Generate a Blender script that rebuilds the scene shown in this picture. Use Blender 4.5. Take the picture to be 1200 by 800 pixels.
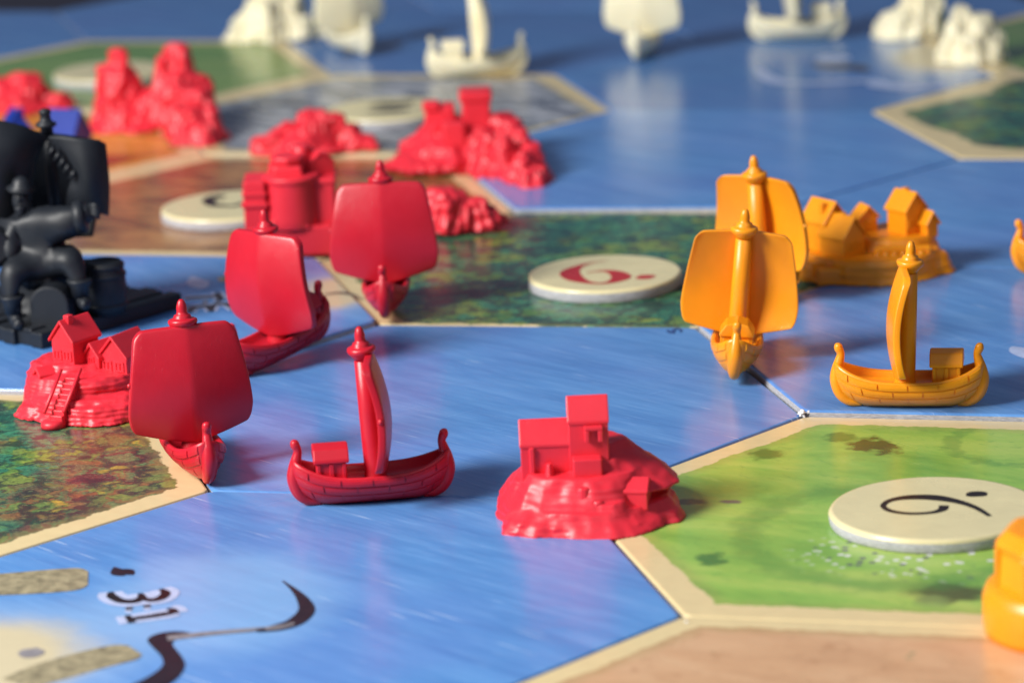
import bpy, bmesh, math, random
from mathutils import Vector, Matrix, noise
for _o in list(bpy.data.objects): bpy.data.objects.remove(_o)
SC = bpy.context.scene
COL = SC.collection
# units: 1 Blender unit = 1 centimetre.  Board lattice side S.
S = 4.56
# ---------------------------------------------------------------- camera
YAW, PITCH, ROLL = -0.25831887, 0.25680479, -0.04613044
FPX = 4072.142
CAM = Vector((2.63074471 * S, -9.41974071 * S, 2.75640898 * S))
_f = Vector((math.sin(YAW) * math.cos(PITCH), math.cos(YAW) * math.cos(PITCH), -math.sin(PITCH)))
_ri = Vector((math.cos(YAW), -math.sin(YAW), 0)); _u = _ri.cross(_f)
_R = _ri * math.cos(ROLL) + _u * math.sin(ROLL); _U = -_ri * math.sin(ROLL) + _u * math.cos(ROLL)
cd = bpy.data.cameras.new('camera'); cam = bpy.data.objects.new('camera', cd); COL.objects.link(cam)
cam.matrix_world = Matrix(((_R.x, _U.x, -_f.x, CAM.x), (_R.y, _U.y, -_f.y, CAM.y), (_R.z, _U.z, -_f.z, CAM.z), (0, 0, 0, 1)))
cd.sensor_width = 36; cd.lens = FPX / 1200 * 36; cd.clip_start = 1; cd.clip_end = 2000
cd.dof.use_dof = True; cd.dof.focus_distance = 44.2; cd.dof.aperture_fstop = 0.28; cd.dof.aperture_blades = 8
SC.camera = cam
ER = Vector((math.cos(YAW), -math.sin(YAW), 0)); EF = Vector((math.sin(YAW), math.cos(YAW), 0))   # image right / away on the board
# ---------------------------------------------------------------- world and lamps
w = bpy.data.worlds.new('World'); SC.world = w; w.use_nodes = True
bg = w.node_tree.nodes['Background']; bg.inputs[0].default_value = (0.52, 0.66, 1.0, 1); bg.inputs[1].default_value = 0.16
def area(name, pos, target, size, sy, power, color):
    l = bpy.data.lights.new(name, 'AREA'); l.shape = 'RECTANGLE'; l.size = size; l.size_y = sy; l.energy = power; l.color = color
    o = bpy.data.objects.new(name, l); COL.objects.link(o); o.location = pos
    o.rotation_euler = (Vector(target) - Vector(pos)).to_track_quat('-Z', 'Y').to_euler(); return o
area('window_light', -ER * 44 - EF * 25 + Vector((0, 0, 36)), (-1, 2, 0), 20, 28, 70000, (1.0, 0.97, 0.92))
area('room_light', ER * 25 - EF * 45 + Vector((0, 0, 55)), (0, 0, 0), 50, 30, 4200, (0.92, 0.95, 1.0))
SC.view_settings.view_transform = 'Standard'; SC.view_settings.look = 'None'; SC.view_settings.exposure = 0.1; SC.view_settings.gamma = 1
SC.render.engine = 'CYCLES'
# ---------------------------------------------------------------- helpers
def gp(px, py, z=0.0):
    """point of the board plane at height z"""
    d = _f * (FPX) + _R * (px - 600) - _U * (py - 400)
    t = (z - CAM.z) / d.z
    return CAM + d * t
def ppc(px, py):      # pixels per cm there
    return FPX / ((gp(px, py) - CAM).dot(_f))
def tag(o, label=None, cat=None, group=None, kind=None):
    if label: o['label'] = label
    if cat: o['category'] = cat
    if group: o['group'] = group
    if kind: o['kind'] = kind
    return o
def link(name, me, parent=None, mats=()):
    o = bpy.data.objects.new(name, me); COL.objects.link(o)
    for m in mats: me.materials.append(m)
    if parent is not None: o.parent = parent
    return o
def fin(bm, name, mat, parent=None, smooth=True, bev=0.0, seg=2):
    me = bpy.data.meshes.new(name); bmesh.ops.recalc_face_normals(bm, faces=bm.faces)
    bm.to_mesh(me); bm.free()
    o = link(name, me, parent, [mat])
    if smooth:
        for p in me.polygons: p.use_smooth = True
    if bev:
        b = o.modifiers.new('bevel', 'BEVEL'); b.width = bev; b.segments = seg; b.limit_method = 'ANGLE'; b.angle_limit = 0.6
        b.harden_normals = False
    return o
def empty(name, loc, rz=0.0):
    o = bpy.data.objects.new(name, None); COL.objects.link(o); o.location = loc; o.rotation_euler = (0, 0, rz); o.empty_display_size = .5; return o
def copy_tree(o, parent=None, skip=()):
    c = o.copy(); COL.objects.link(c)
    if parent is not None: c.parent = parent
    for ch in [x for x in bpy.data.objects if x.parent == o]:
        if ch.name.split('.')[0] in skip: continue
        copy_tree(ch, c, skip)
    return c
def box(bm, x0, x1, y0, y1, z0, z1, M=None, top=1.0):
    cx, cy = (x0 + x1) / 2, (y0 + y1) / 2
    v = []
    for z, s in ((z0, 1), (z1, top)):
        for x, y in ((x0, y0), (x1, y0), (x1, y1), (x0, y1)):
            p = Vector((cx + (x - cx) * s, cy + (y - cy) * s, z)); v.append(bm.verts.new(M @ p if M else p))
    for f in ((3, 2, 1, 0), (4, 5, 6, 7), (0, 1, 5, 4), (1, 2, 6, 5), (2, 3, 7, 6), (3, 0, 4, 7)): bm.faces.new([v[i] for i in f])
def lathe(bm, prof, n=28, c=(0, 0), M=None):
    rings = []
    for r, z in prof:
        if r <= 1e-6:
            p = Vector((c[0], c[1], z)); rings.append([bm.verts.new(M @ p if M else p)])
        else:
            rg = []
            for i in range(n):
                a = 2 * math.pi * i / n; p = Vector((c[0] + r * math.cos(a), c[1] + r * math.sin(a), z)); rg.append(bm.verts.new(M @ p if M else p))
            rings.append(rg)
    for a, b in zip(rings, rings[1:]):
        if len(a) == 1 and len(b) == 1: continue
        for i in range(n):
            j = (i + 1) % n
            if len(a) == 1: bm.faces.new((a[0], b[i], b[j]))
            elif len(b) == 1: bm.faces.new((a[i], a[j], b[0]))
            else: bm.faces.new((a[i], a[j], b[j], b[i]))
    if len(rings[0]) > 1: bm.faces.new(rings[0][::-1])
    if len(rings[-1]) > 1: bm.faces.new(rings[-1])
def catmull(P, n=8):
    P = [tuple(p) for p in P]; Q = [P[0]] + P + [P[-1]]; out = []
    for i in range(1, len(Q) - 2):
        for k in range(n):
            t = k / n
            out.append(tuple(.5 * ((2 * b) + (-a + c) * t + (2 * a - 5 * b + 4 * c - d) * t * t + (-a + 3 * b - 3 * c + d) * t ** 3) for a, b, c, d in zip(Q[i - 1], Q[i], Q[i + 1], Q[i + 2])))
    out.append(P[-1]); return out
def tube(bm, pts, n=12, M=None, sq=1.0):
    """pts (x,y,z,r) ; rounded ends ; sq flattens across y"""
    P = [Vector(p[:3]) for p in pts]; rings = []
    for i, p in enumerate(P):
        t = (P[min(i + 1, len(P) - 1)] - P[max(i - 1, 0)]).normalized()
        a = Vector((0, 1, 0)) if abs(t.y) < .9 else Vector((1, 0, 0))
        s = t.cross(a).normalized(); q = s.cross(t).normalized(); r = pts[i][3]
        rings.append([bm.verts.new((M @ (p + s * math.cos(k * 2 * math.pi / n) * r + q * math.sin(k * 2 * math.pi / n) * r * sq)) if M else (p + s * math.cos(k * 2 * math.pi / n) * r + q * math.sin(k * 2 * math.pi / n) * r * sq)) for k in range(n)])
    for a, b in zip(rings, rings[1:]):
        for i in range(n): bm.faces.new((a[i], a[(i + 1) % n], b[(i + 1) % n], b[i]))
    bm.faces.new(rings[0][::-1]); bm.faces.new(rings[-1])
def lump(bm, x, y, r0, r1, h, z=0.0, n=18, ex=1.0, rot=0, seed=0, rough=.12, sx=0, sy=0, dome=0.0):
    rings = []
    for k in range(5):
        f = k / 4; rr = r0 + (r1 - r0) * f; vs = []
        for i in range(n):
            a = 2 * math.pi * i / n; kk = 1 + rough * noise.noise(Vector((math.cos(a) * 1.7 + seed * 3.1 + x, math.sin(a) * 1.7 + y, f * 1.5)))
            px, py = rr * kk * math.cos(a) * ex, rr * kk * math.sin(a)
            vs.append(bm.verts.new((x + sx * f + px * math.cos(rot) - py * math.sin(rot), y + sy * f + px * math.sin(rot) + py * math.cos(rot), z + h * (f if k < 4 else 1))))
        rings.append(vs)
    if dome:
        cx = sum((v.co for v in rings[-1]), Vector()) / n
        for q, up in ((.75, .35), (.4, .62)): rings.append([bm.verts.new(cx + (v.co - cx) * q + Vector((0, 0, up * r1 * dome))) for v in rings[4]])
    for a, b in zip(rings, rings[1:]):
        for i in range(n): bm.faces.new((a[i], a[(i + 1) % n], b[(i + 1) % n], b[i]))
    bm.faces.new(rings[0][::-1]); bm.faces.new(rings[-1])
def T(x=0, y=0, z=0, rz=0, rx=0, ry=0): return Matrix.Translation((x, y, z)) @ Matrix.Rotation(rz, 4, 'Z') @ Matrix.Rotation(ry, 4, 'Y') @ Matrix.Rotation(rx, 4, 'X')
# ---------------------------------------------------------------- material helpers
class NT:
    def __init__(s, name):
        s.m = bpy.data.materials.new(name); s.m.use_nodes = True; s.t = s.m.node_tree; s.b = s.t.nodes['Principled BSDF']; s._c = None
    def n(s, typ, ins=None, **kw):
        x = s.t.nodes.new(typ)
        for k, v in kw.items(): setattr(x, k, v)
        for k, v in (ins or {}).items():
            if isinstance(v, bpy.types.NodeSocket): s.t.links.new(v, x.inputs[k])
            else: x.inputs[k].default_value = v
        return x
    def math(s, op, a, b=0.0, c=None, clamp=False):
        x = s.t.nodes.new('ShaderNodeMath'); x.operation = op; x.use_clamp = clamp
        for i, v in enumerate((a, b) if c is None else (a, b, c)):
            if isinstance(v, bpy.types.NodeSocket): s.t.links.new(v, x.inputs[i])
            else: x.inputs[i].default_value = v
        return x.outputs[0]
    def coord(s):
        if s._c is None: s._c = s.n('ShaderNodeTexCoord').outputs['Object']
        return s._c
    def map(s, rot=0.0, scale=(1, 1, 1), loc=(0, 0, 0), v=None):
        a = s.n('ShaderNodeMapping', {'Vector': v or s.coord(), 'Rotation': (0, 0, rot)}).outputs[0]
        return s.n('ShaderNodeMapping', {'Vector': a, 'Scale': scale, 'Location': loc}).outputs[0]
    def noise(s, v, scale, detail=3, rough=.5, dist=0.0):
        return s.n('ShaderNodeTexNoise', {'Vector': v, 'Scale': scale, 'Detail': detail, 'Roughness': rough, 'Distortion': dist}).outputs['Fac']
    def ramp(s, fac, stops, interp='LINEAR'):
        x = s.t.nodes.new('ShaderNodeValToRGB'); x.color_ramp.interpolation = interp
        e = x.color_ramp.elements
        while len(e) < len(stops): e.new(.5)
        for i, (p, c) in enumerate(stops): e[i].position = p; e[i].color = (*c, 1) if len(c) == 3 else c
        s.t.links.new(fac, x.inputs[0]); return x.outputs[0]
    def step(s, v, a, b):   # smooth 0..1
        x = s.n('ShaderNodeMapRange', {'From Min': a, 'From Max': b}, interpolation_type='SMOOTHSTEP'); s.t.links.new(v, x.inputs['Value']); return x.outputs[0]
    def mix(s, f, a, b, mode='MIX'):
        x = s.t.nodes.new('ShaderNodeMix'); x.data_type = 'RGBA'; x.blend_type = mode
        for i, v in ((0, f), (6, a), (7, b)):
            if isinstance(v, bpy.types.NodeSocket): s.t.links.new(v, x.inputs[i])
            else: x.inputs[i].default_value = (*v, 1) if isinstance(v, tuple) and len(v) == 3 else v
        return x.outputs[2]
    def ell(s, cx, cy, rx, ry, rot=0.0, soft=.3, warp=None, wa=.0):
        """soft ellipse mask round a point of the tile, in cm"""
        v = s.coord()
        if warp is not None:
            wv = s.n('ShaderNodeVectorMath', {0: warp, 1: (-.5, -.5, -.5)}, operation='ADD').outputs[0]
            wv = s.n('ShaderNodeVectorMath', {0: wv, 'Scale': wa}, operation='SCALE').outputs[0]
            v = s.n('ShaderNodeVectorMath', {0: v, 1: wv}, operation='ADD').outputs[0]
        a = s.n('ShaderNodeMapping', {'Vector': v, 'Location': (-cx, -cy, 0)}).outputs[0]
        a = s.n('ShaderNodeMapping', {'Vector': a, 'Rotation': (0, 0, -rot)}).outputs[0]
        a = s.n('ShaderNodeMapping', {'Vector': a, 'Scale': (1 / rx, 1 / ry, 0)}).outputs[0]
        l = s.n('ShaderNodeVectorMath', {0: a}, operation='LENGTH').outputs['Value']
        return s.step(l, 1 + soft, 1 - soft), l
    def bump(s, h, st, dist=.01, prev=None):
        x = s.n('ShaderNodeBump', {'Strength': st, 'Distance': dist, 'Height': h})
        if prev: s.t.links.new(prev, x.inputs['Normal'])
        return x.outputs[0]
    def out(s, **k):
        for a, v in k.items():
            a = a.replace('_', ' ')
            if isinstance(v, bpy.types.NodeSocket): s.t.links.new(v, s.b.inputs[a])
            else: s.b.inputs[a].default_value = (*v, 1) if isinstance(v, tuple) and len(v) == 3 and 'Radius' not in a else v
        return s.m
def paper(m, col, rough=.24, spec=.5):
    c = m.coord()
    h = m.noise(m.map(), 26, 3, .6); h2 = m.noise(m.map(loc=(7, 3, 1)), 2.2, 2)
    r = m.math('MULTIPLY_ADD', m.noise(m.map(loc=(3, 1, 9)), 1.3, 4), .14, rough - .07)
    b = m.bump(h, .14, .01); b = m.bump(h2, .3, .025, b)
    s1 = m.step(m.noise(m.map(.7, (.35, 26, 1), (5, 5, 5)), 1.3, 2, .5), .73, .77); s2 = m.step(m.noise(m.map(-.9, (.4, 24, 1), (9, 5, 5)), 1.1, 2, .5), .74, .78)
    sc = m.math('MAXIMUM', s1, s2); r = m.math('MULTIPLY_ADD', sc, .16, r); b = m.bump(sc, -.2, .006, b)
    return m.out(Base_Color=col, Roughness=r, Normal=b, Specular_IOR_Level=spec)
def hexdist(m, jag_amp, jag_scale, jag2=0.0):
    v = m.coord()
    sp = m.n('ShaderNodeSeparateXYZ', {0: v}); ax = m.math('ABSOLUTE', sp.outputs[0]); ay = m.math('ABSOLUTE', sp.outputs[1])
    d = m.math('MAXIMUM', ay, m.math('MULTIPLY_ADD', ax, .866, m.math('MULTIPLY', ay, .5)))
    j = m.math('MULTIPLY_ADD', m.noise(m.map(), jag_scale, 4, .65), jag_amp, -jag_amp / 2)
    return m.math('ADD', d, j)
SAND = (.76, .61, .33)
def with_border(m, inner, width=.36, amp=.16, sc=3.5, sand=SAND, rough=.24):
    d = hexdist(m, amp, sc)
    ap = S * .866
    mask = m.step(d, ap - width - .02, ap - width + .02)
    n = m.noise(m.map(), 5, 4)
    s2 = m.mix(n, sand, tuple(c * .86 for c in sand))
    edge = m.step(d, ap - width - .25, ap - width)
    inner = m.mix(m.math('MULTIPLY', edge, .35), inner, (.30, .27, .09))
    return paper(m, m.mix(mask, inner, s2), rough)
# ---------------------------------------------------------------- board print materials
SEAROT = .42
def sea_colour(m, rot, seed, dark=0.0, streak=1.0):
    rot = rot + SEAROT; a = m.map(rot, (.30, 2.0, 1), (seed, seed * .7, 0)); wv = m.noise(a, 1.3, 5, .6, .5)
    b = m.map(rot, (.7, 8, 1), (seed * 2, 3, 0)); fine = m.noise(b, 1.5, 5, .65, .2)
    big = m.noise(m.map(loc=(seed, 1, 0)), .28, 3)
    col = m.ramp(wv, [(.28, (.075, .215, .53)), (.5, (.10, .275, .62)), (.75, (.15, .345, .70))])
    col = m.mix(m.math('MULTIPLY', m.step(fine, .5, .8), .4), col, (.27, .48, .82))
    col = m.mix(m.math('MULTIPLY', m.step(fine, .5, .25), .3), col, (.05, .17, .46))
    col = m.mix(m.math('MULTIPLY', m.step(big, .4, .7), .3), col, (.13, .21, .58))
    st = m.noise(m.map(rot + .03, (.55, 17, 1), (seed * 3, 5, 0)), 1.1, 2, .5, .1)
    lv = m.noise(m.map(loc=(seed, 9, 2)), .9, 2)
    stm = m.math('MULTIPLY', m.step(st, .66, .74), m.step(lv, .46, .6))
    col = m.mix(m.math('MULTIPLY', stm, .65 * streak), col, (.62, .76, .93))
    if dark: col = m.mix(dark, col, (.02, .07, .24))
    return col
def sea(name, rot, seed, dark=0.0, streak=1.0):
    m = NT(name); return paper(m, sea_colour(m, rot, seed, dark, streak), .22)
def forest(name, seed, autumn=.5, dark=0.0, width=.36, wide=False, amp=.3):
    m = NT(name)
    wn = m.n('ShaderNodeTexNoise', {'Vector': m.coord(), 'Scale': 3.0, 'Detail': 4.0}).outputs['Color']
    wn2 = m.n('ShaderNodeTexNoise', {'Vector': m.coord(), 'Scale': 13.0, 'Detail': 5.0, 'Roughness': .75}).outputs['Color']
    wv = m.n('ShaderNodeVectorMath', {0: wn, 'Scale': .7}, operation='SCALE').outputs[0]
    wv2 = m.n('ShaderNodeVectorMath', {0: wn2, 'Scale': .15}, operation='SCALE').outputs[0]
    wv = m.n('ShaderNodeVectorMath', {0: wv, 1: wv2}, operation='ADD').outputs[0]
    v = m.n('ShaderNodeVectorMath', {0: m.map(loc=(seed, seed, 0)), 1: wv}, operation='ADD').outputs[0]
    def vor(sc, off):
        x = m.n('ShaderNodeTexVoronoi', {'Vector': m.map(loc=(off, 0, 0), v=v), 'Scale': sc, 'Smoothness': .35}, feature='SMOOTH_F1'); sp = m.n('ShaderNodeSeparateColor', {0: x.outputs['Color']})
        return x.outputs['Distance'], sp.outputs[0], sp.outputs[1]
    d1, r1, g1 = vor(1.55, 0); d2, r2, g2 = vor(3.9, 5)
    green = [(0, (.012, .05, .045)), (.25, (.02, .13, .09)), (.42, (.05, .24, .14)), (.6, (.09, .22, .06)), (.78, (.25, .34, .06)), (1, (.03, .10, .09))]
    aut = [(0, (.05, .03, .05)), (.25, (.17, .07, .055)), (.42, (.10, .20, .09)), (.56, (.26, .10, .05)), (.70, (.12, .22, .07)), (.84, (.46, .30, .05)), (1, (.09, .05, .07))]
    mixr = m.math('ADD', m.math('MULTIPLY', r1, .62), m.math('MULTIPLY', r2, .38))
    cg = m.ramp(mixr, green); ca = m.ramp(mixr, aut)
    sp = m.n('ShaderNodeSeparateXYZ', {0: m.coord()})
    zone = m.math('ADD', m.math('MULTIPLY', m.noise(m.map(loc=(seed, 2, 0)), .55, 2), 1.2), m.math('MULTIPLY', sp.outputs[0], .07))
    col = m.mix(m.step(zone, 1.08 - autumn, 1.30 - autumn), cg, ca)
    leaf = m.noise(m.map(0, (1, 1.3, 1)), 15, 4, .75, .6)
    col = m.mix(1.0, col, m.ramp(leaf, [(.3, (.45, .45, .48)), (.5, (.95, .95, .95)), (.68, (1.6, 1.5, 1.3))]), 'MULTIPLY')
    gap = m.step(d2, .38, .75)
    col = m.mix(m.math('MULTIPLY', gap, .75), col, (.012, .022, .035))
    hl = m.math('MULTIPLY', m.step(m.noise(m.map(.3, (1, 1.6, 1), (2, 2, 2)), 7, 3, .7), .56, .72), .35)
    col = m.mix(hl, col, m.mix(g1, (.16, .42, .22), (.55, .50, .18)))
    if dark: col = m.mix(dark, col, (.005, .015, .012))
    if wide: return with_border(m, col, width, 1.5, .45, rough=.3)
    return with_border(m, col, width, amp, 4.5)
def pasture(name, seed, local=None, dark=0.0):
    m = NT(name)
    a = m.noise(m.map(.2, (.5, 1.2, 1), (seed, 0, 0)), .7, 4, .6, .5); b = m.noise(m.map(.5, (1, 2.2, 1), (seed, 4, 0)), 3.2, 5, .7, .6)
    col = m.ramp(a, [(.3, (.15, .34, .06)), (.46, (.27, .47, .085)), (.58, (.38, .53, .11)), (.75, (.50, .56, .15))])
    col = m.mix(m.math('MULTIPLY', m.step(b, .52, .8), .6), col, (.07, .25, .06))
    col = m.mix(m.math('MULTIPLY', m.step(b, .45, .2), .5), col, (.42, .57, .16))
    gr = m.noise(m.map(.1, (1, 3.5, 1)), 14, 4, .7); col = m.mix(m.math('MULTIPLY', m.step(gr, .55, .75), .28), col, (.08, .2, .05))
    if local: col = local(m, col)
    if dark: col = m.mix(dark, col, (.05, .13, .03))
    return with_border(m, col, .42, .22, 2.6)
def ochre(name, seed, cols, width=.36, speck=False):
    m = NT(name)
    a = m.noise(m.map(.25, (.5, 1.5, 1), (seed, 0, 0)), 1.0, 5, .65, .6); b = m.noise(m.map(.2, (.4, 3.5, 1), (seed, 5, 0)), 3.5, 5, .7, .5)
    col = m.ramp(a, [(.28, cols[0]), (.45, cols[1]), (.6, cols[2]), (.78, cols[3])])
    col = m.mix(m.math('MULTIPLY', m.step(b, .55, .8), .5), col, cols[0]) if not speck else m.mix(m.math('MULTIPLY', m.step(m.noise(m.map(0, (1, 1.2, 1)), 2.6, 6, .75, .5), .52, .68), .5), m.mix(.5, col, cols[2]), cols[0])
    if speck: col = m.mix(m.math('MULTIPLY', m.step(m.noise(m.map(loc=(3, 8, 0)), 1.7, 5, .7, .8), .60, .70), .6), col, (.16, .22, .10))
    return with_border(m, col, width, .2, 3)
# ---------------------------------------------------------------- plastics and card
def plastic(name, col, rough=.34, sss=.25, rad=(1, .25, .2), ssc=.12, spec=.5, coat=0.0):
    m = NT(name)
    n1 = m.noise(m.map(), 9, 4, .6); n2 = m.noise(m.map(.4, (1, 1, 6)), 30, 3, .6)
    b = m.bump(n1, .18, .012); b = m.bump(n2, .12, .004, b)
    r = m.math('MULTIPLY_ADD', m.noise(m.map(loc=(4, 4, 4)), 3.0, 4, .6), .26, rough - .13)
    sc = m.noise(m.map(.9, (1.5, 22, 4)), 2.2, 2, .5); sc = m.step(sc, .70, .74); r = m.math('MULTIPLY_ADD', sc, .22, r)
    b = m.bump(sc, .25, .006, b)
    c2 = m.mix(m.step(m.noise(m.map(loc=(1, 6, 2)), 1.2, 3), .3, .7), col, tuple(c * .86 for c in col))
    return m.out(Base_Color=c2, Roughness=r, Normal=b, Subsurface_Weight=sss, Subsurface_Radius=rad, Subsurface_Scale=ssc, Specular_IOR_Level=spec, Coat_Weight=coat)
RED = plastic('red_plastic', (.57, .011, .028), .36, .14, (1, .2, .15), .10)
RED2 = plastic('bright_red_plastic', (.80, .028, .05), .40, .18, (1, .2, .18), .12)
ORANGE = plastic('orange_plastic', (.97, .335, .008), .33, .25, (1, .5, .1), .12)
CREAM = plastic('cream_plastic', (.96, .88, .62), .38, .35, (1, .8, .5), .14)
BLACK = plastic('black_plastic', (.012, .015, .021), .50, 0.0, spec=.42)
BLUEP = plastic('blue_plastic', (.004, .03, .30), .4, .1, (.3, .3, 1), .06)
def _card():
    m = NT('grey_card'); n = m.noise(m.map(0, (1, 1, 8)), 12, 4, .7)
    return m.out(Base_Color=m.ramp(n, [(.3, (.26, .26, .28)), (.6, (.52, .52, .55))]), Roughness=.85, Normal=m.bump(n, .5, .02))
CARD = _card()
def flat(name, col, rough=.3, var=.15, sc=8):
    m = NT(name); n = m.noise(m.map(), sc, 4, .7)
    return paper(m, m.mix(m.step(n, .3, .75), col, tuple(min(1, c * (1 - var)) for c in col)), rough)
INK = flat('black_ink', (.015, .011, .009), .3, .5); INKR = flat('red_ink', (.50, .02, .022), .3, .2); INKB = flat('blue_ink', (.03, .07, .24), .3, .2)
HALO = flat('pale_glow_print', (.50, .57, .82), .3, .2); HULLINK = flat('brown_black_ink', (.02, .014, .02), .3, .4, 5)
PIER = flat('pier_print', (.42, .36, .22), .3, .65, 7); PALE = flat('pale_shore_print', (.45, .56, .84), .3, .3, 3); GREYLINE = flat('grey_line_print', (.30, .28, .30), .3, .4, 6)
PIER2 = flat('dark_pier_print', (.10, .08, .07), .3, .5, 7)
TOKEN = flat('token_face', (.74, .655, .38), .26, .07, 2)
# ---------------------------------------------------------------- the table
def _tab():
    m = NT('dark_table'); n = m.noise(m.map(0, (.3, 3, 1)), .5, 5, .6)
    return m.out(Base_Color=m.ramp(n, [(.3, (.012, .008, .012)), (.7, (.03, .02, .026))]), Roughness=.45)
bm = bmesh.new(); box(bm, -170, 170, -110, 190, -3.2, -.2)
tag(fin(bm, 'table_top', _tab(), smooth=False), kind='structure')
# ---------------------------------------------------------------- hex tiles
VOV = {(1, 0): (942, 487), (.5, -.866): (677, 586), (-.5, -.866): (247, 575), (-.5, .866): (443, 380), (.5, .866): (816, 383), (-.5, 2.598): (603, 249),
       (-.5, 4.33): (719, 132), (.5, 4.33): (1020, 134), (1, 3.464): (1125, 190), (1, -1.732): (801, 722), (1, 5.196): (1172, 92), (-1, 5.196): (651, 88)}
def corner(u, v, z=0):
    for k, p in VOV.items():
        if abs(k[0] - u) < .02 and abs(k[1] - v) < .02: return gp(*p, z)
    return Vector((u * S, v * S, z))
TILES = {}
def tile(u, v, mat, label, z=0.0, inset=.022):
    c = Vector((u * S, v * S, 0)); o = empty('hex_tile', (c.x, c.y, z)); P = []
    for k in range(6):
        a = math.radians(60 * k); p = corner(u + math.cos(a), v + math.sin(a), 0); P.append(p - c)
    def ring(ins, zz):
        r = []
        for i, p in enumerate(P):
            # thin rounded corner: two points per corner
            for q in (P[i - 1], P[(i + 1) % 6]):
                e = (q - p).normalized(); d = p + e * .06; d = d * (1 - ins / (S * .866)); r.append(Vector((d.x, d.y, zz)))
        return r
    bm = bmesh.new(); rs = []
    for ins, zz in ((inset + .005, -.2), (inset, -.185), (inset, -.03), (inset + .012, -.008), (inset + .035, 0)):
        rs.append([bm.verts.new(p) for p in ring(ins, zz)])
    for li, (a, b) in enumerate(zip(rs, rs[1:])):
        for i in range(12):
            f = bm.faces.new((a[i], a[(i + 1) % 12], b[(i + 1) % 12], b[i])); f.material_index = 0 if li < 2 else 1
    bm.faces.new(rs[0][::-1]).material_index = 0; bm.faces.new(rs[-1]).material_index = 1
    me = bpy.data.meshes.new('tile_board'); bm.to_mesh(me); bm.free()
    ob = link('tile_board', me, o, [CARD, mat])
    tag(o, label, 'game tile', 'hexagonal board tiles'); TILES[(u, v)] = o; return o
def stroke(name, tileobj, pts, mat, z=0.004, n=8, closed=False):
    """flat printed brush stroke; pts (px,py,width_cm) on the surface of a tile/token"""
    zt = (tileobj.location.z if tileobj.parent is None else 0) + z
    Q = []
    for x, y, wd in pts:
        g = gp(x, y, zt); Q.append((g.x, g.y, wd))
    Q = catmull(Q, n); L = []; Rr = []
    for i, q in enumerate(Q):
        a = Vector(Q[max(i - 1, 0)][:2]); b = Vector(Q[min(i + 1, len(Q) - 1)][:2]); t = (b - a); t.normalize(); nn = Vector((-t.y, t.x)); wd = max(q[2], .004) / 2
        L.append((q[0] + nn.x * wd, q[1] + nn.y * wd)); Rr.append((q[0] - nn.x * wd, q[1] - nn.y * wd))
    return L, Rr, zt
def draw(name, parent, strokes, mat, z=.004, label=None):
    bm = bmesh.new(); ox, oy, oz = parent.location
    for k, pts in enumerate(strokes):
        L, Rr, zt = stroke(name, parent, pts, mat, z)
        zz = z + k * .0006
        a = [bm.verts.new((x - ox, y - oy, zz + .00012 * i)) for i, (x, y) in enumerate(L)]; b = [bm.verts.new((x - ox, y - oy, zz + .00012 * i)) for i, (x, y) in enumerate(Rr)]
        for i in range(len(a) - 1): bm.faces.new((b[i], b[i + 1], a[i + 1], a[i]))
    me = bpy.data.meshes.new(name); bm.to_mesh(me); bm.free(); o = link(name, me, parent, [mat])
    if label: o['label'] = label
    return o
def disc(name, parent, px, py, rx, ry, mat, z=.004, rot=0, jag=0, seed=0):
    g = gp(px, py, parent.location.z + z); bm = bmesh.new(); vs = []
    for i in range(28):
        a = i / 28 * 2 * math.pi; k = 1 + jag * noise.noise(Vector((math.cos(a) * 2 + seed, math.sin(a) * 2, seed)))
        q = ER * (math.cos(a) * rx * k) + EF * (math.sin(a) * ry * k); vs.append(bm.verts.new((g.x + q.x - parent.location.x, g.y + q.y - parent.location.y, z)))
    bm.faces.new(vs); me = bpy.data.meshes.new(name); bm.to_mesh(me); bm.free(); return link(name, me, parent, [mat])
RZ = .07   # some tiles lie a little proud of their neighbours
def loc_of(u, v, px, py):
    g = gp(px, py); return g.x - u * S, g.y - v * S
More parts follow.
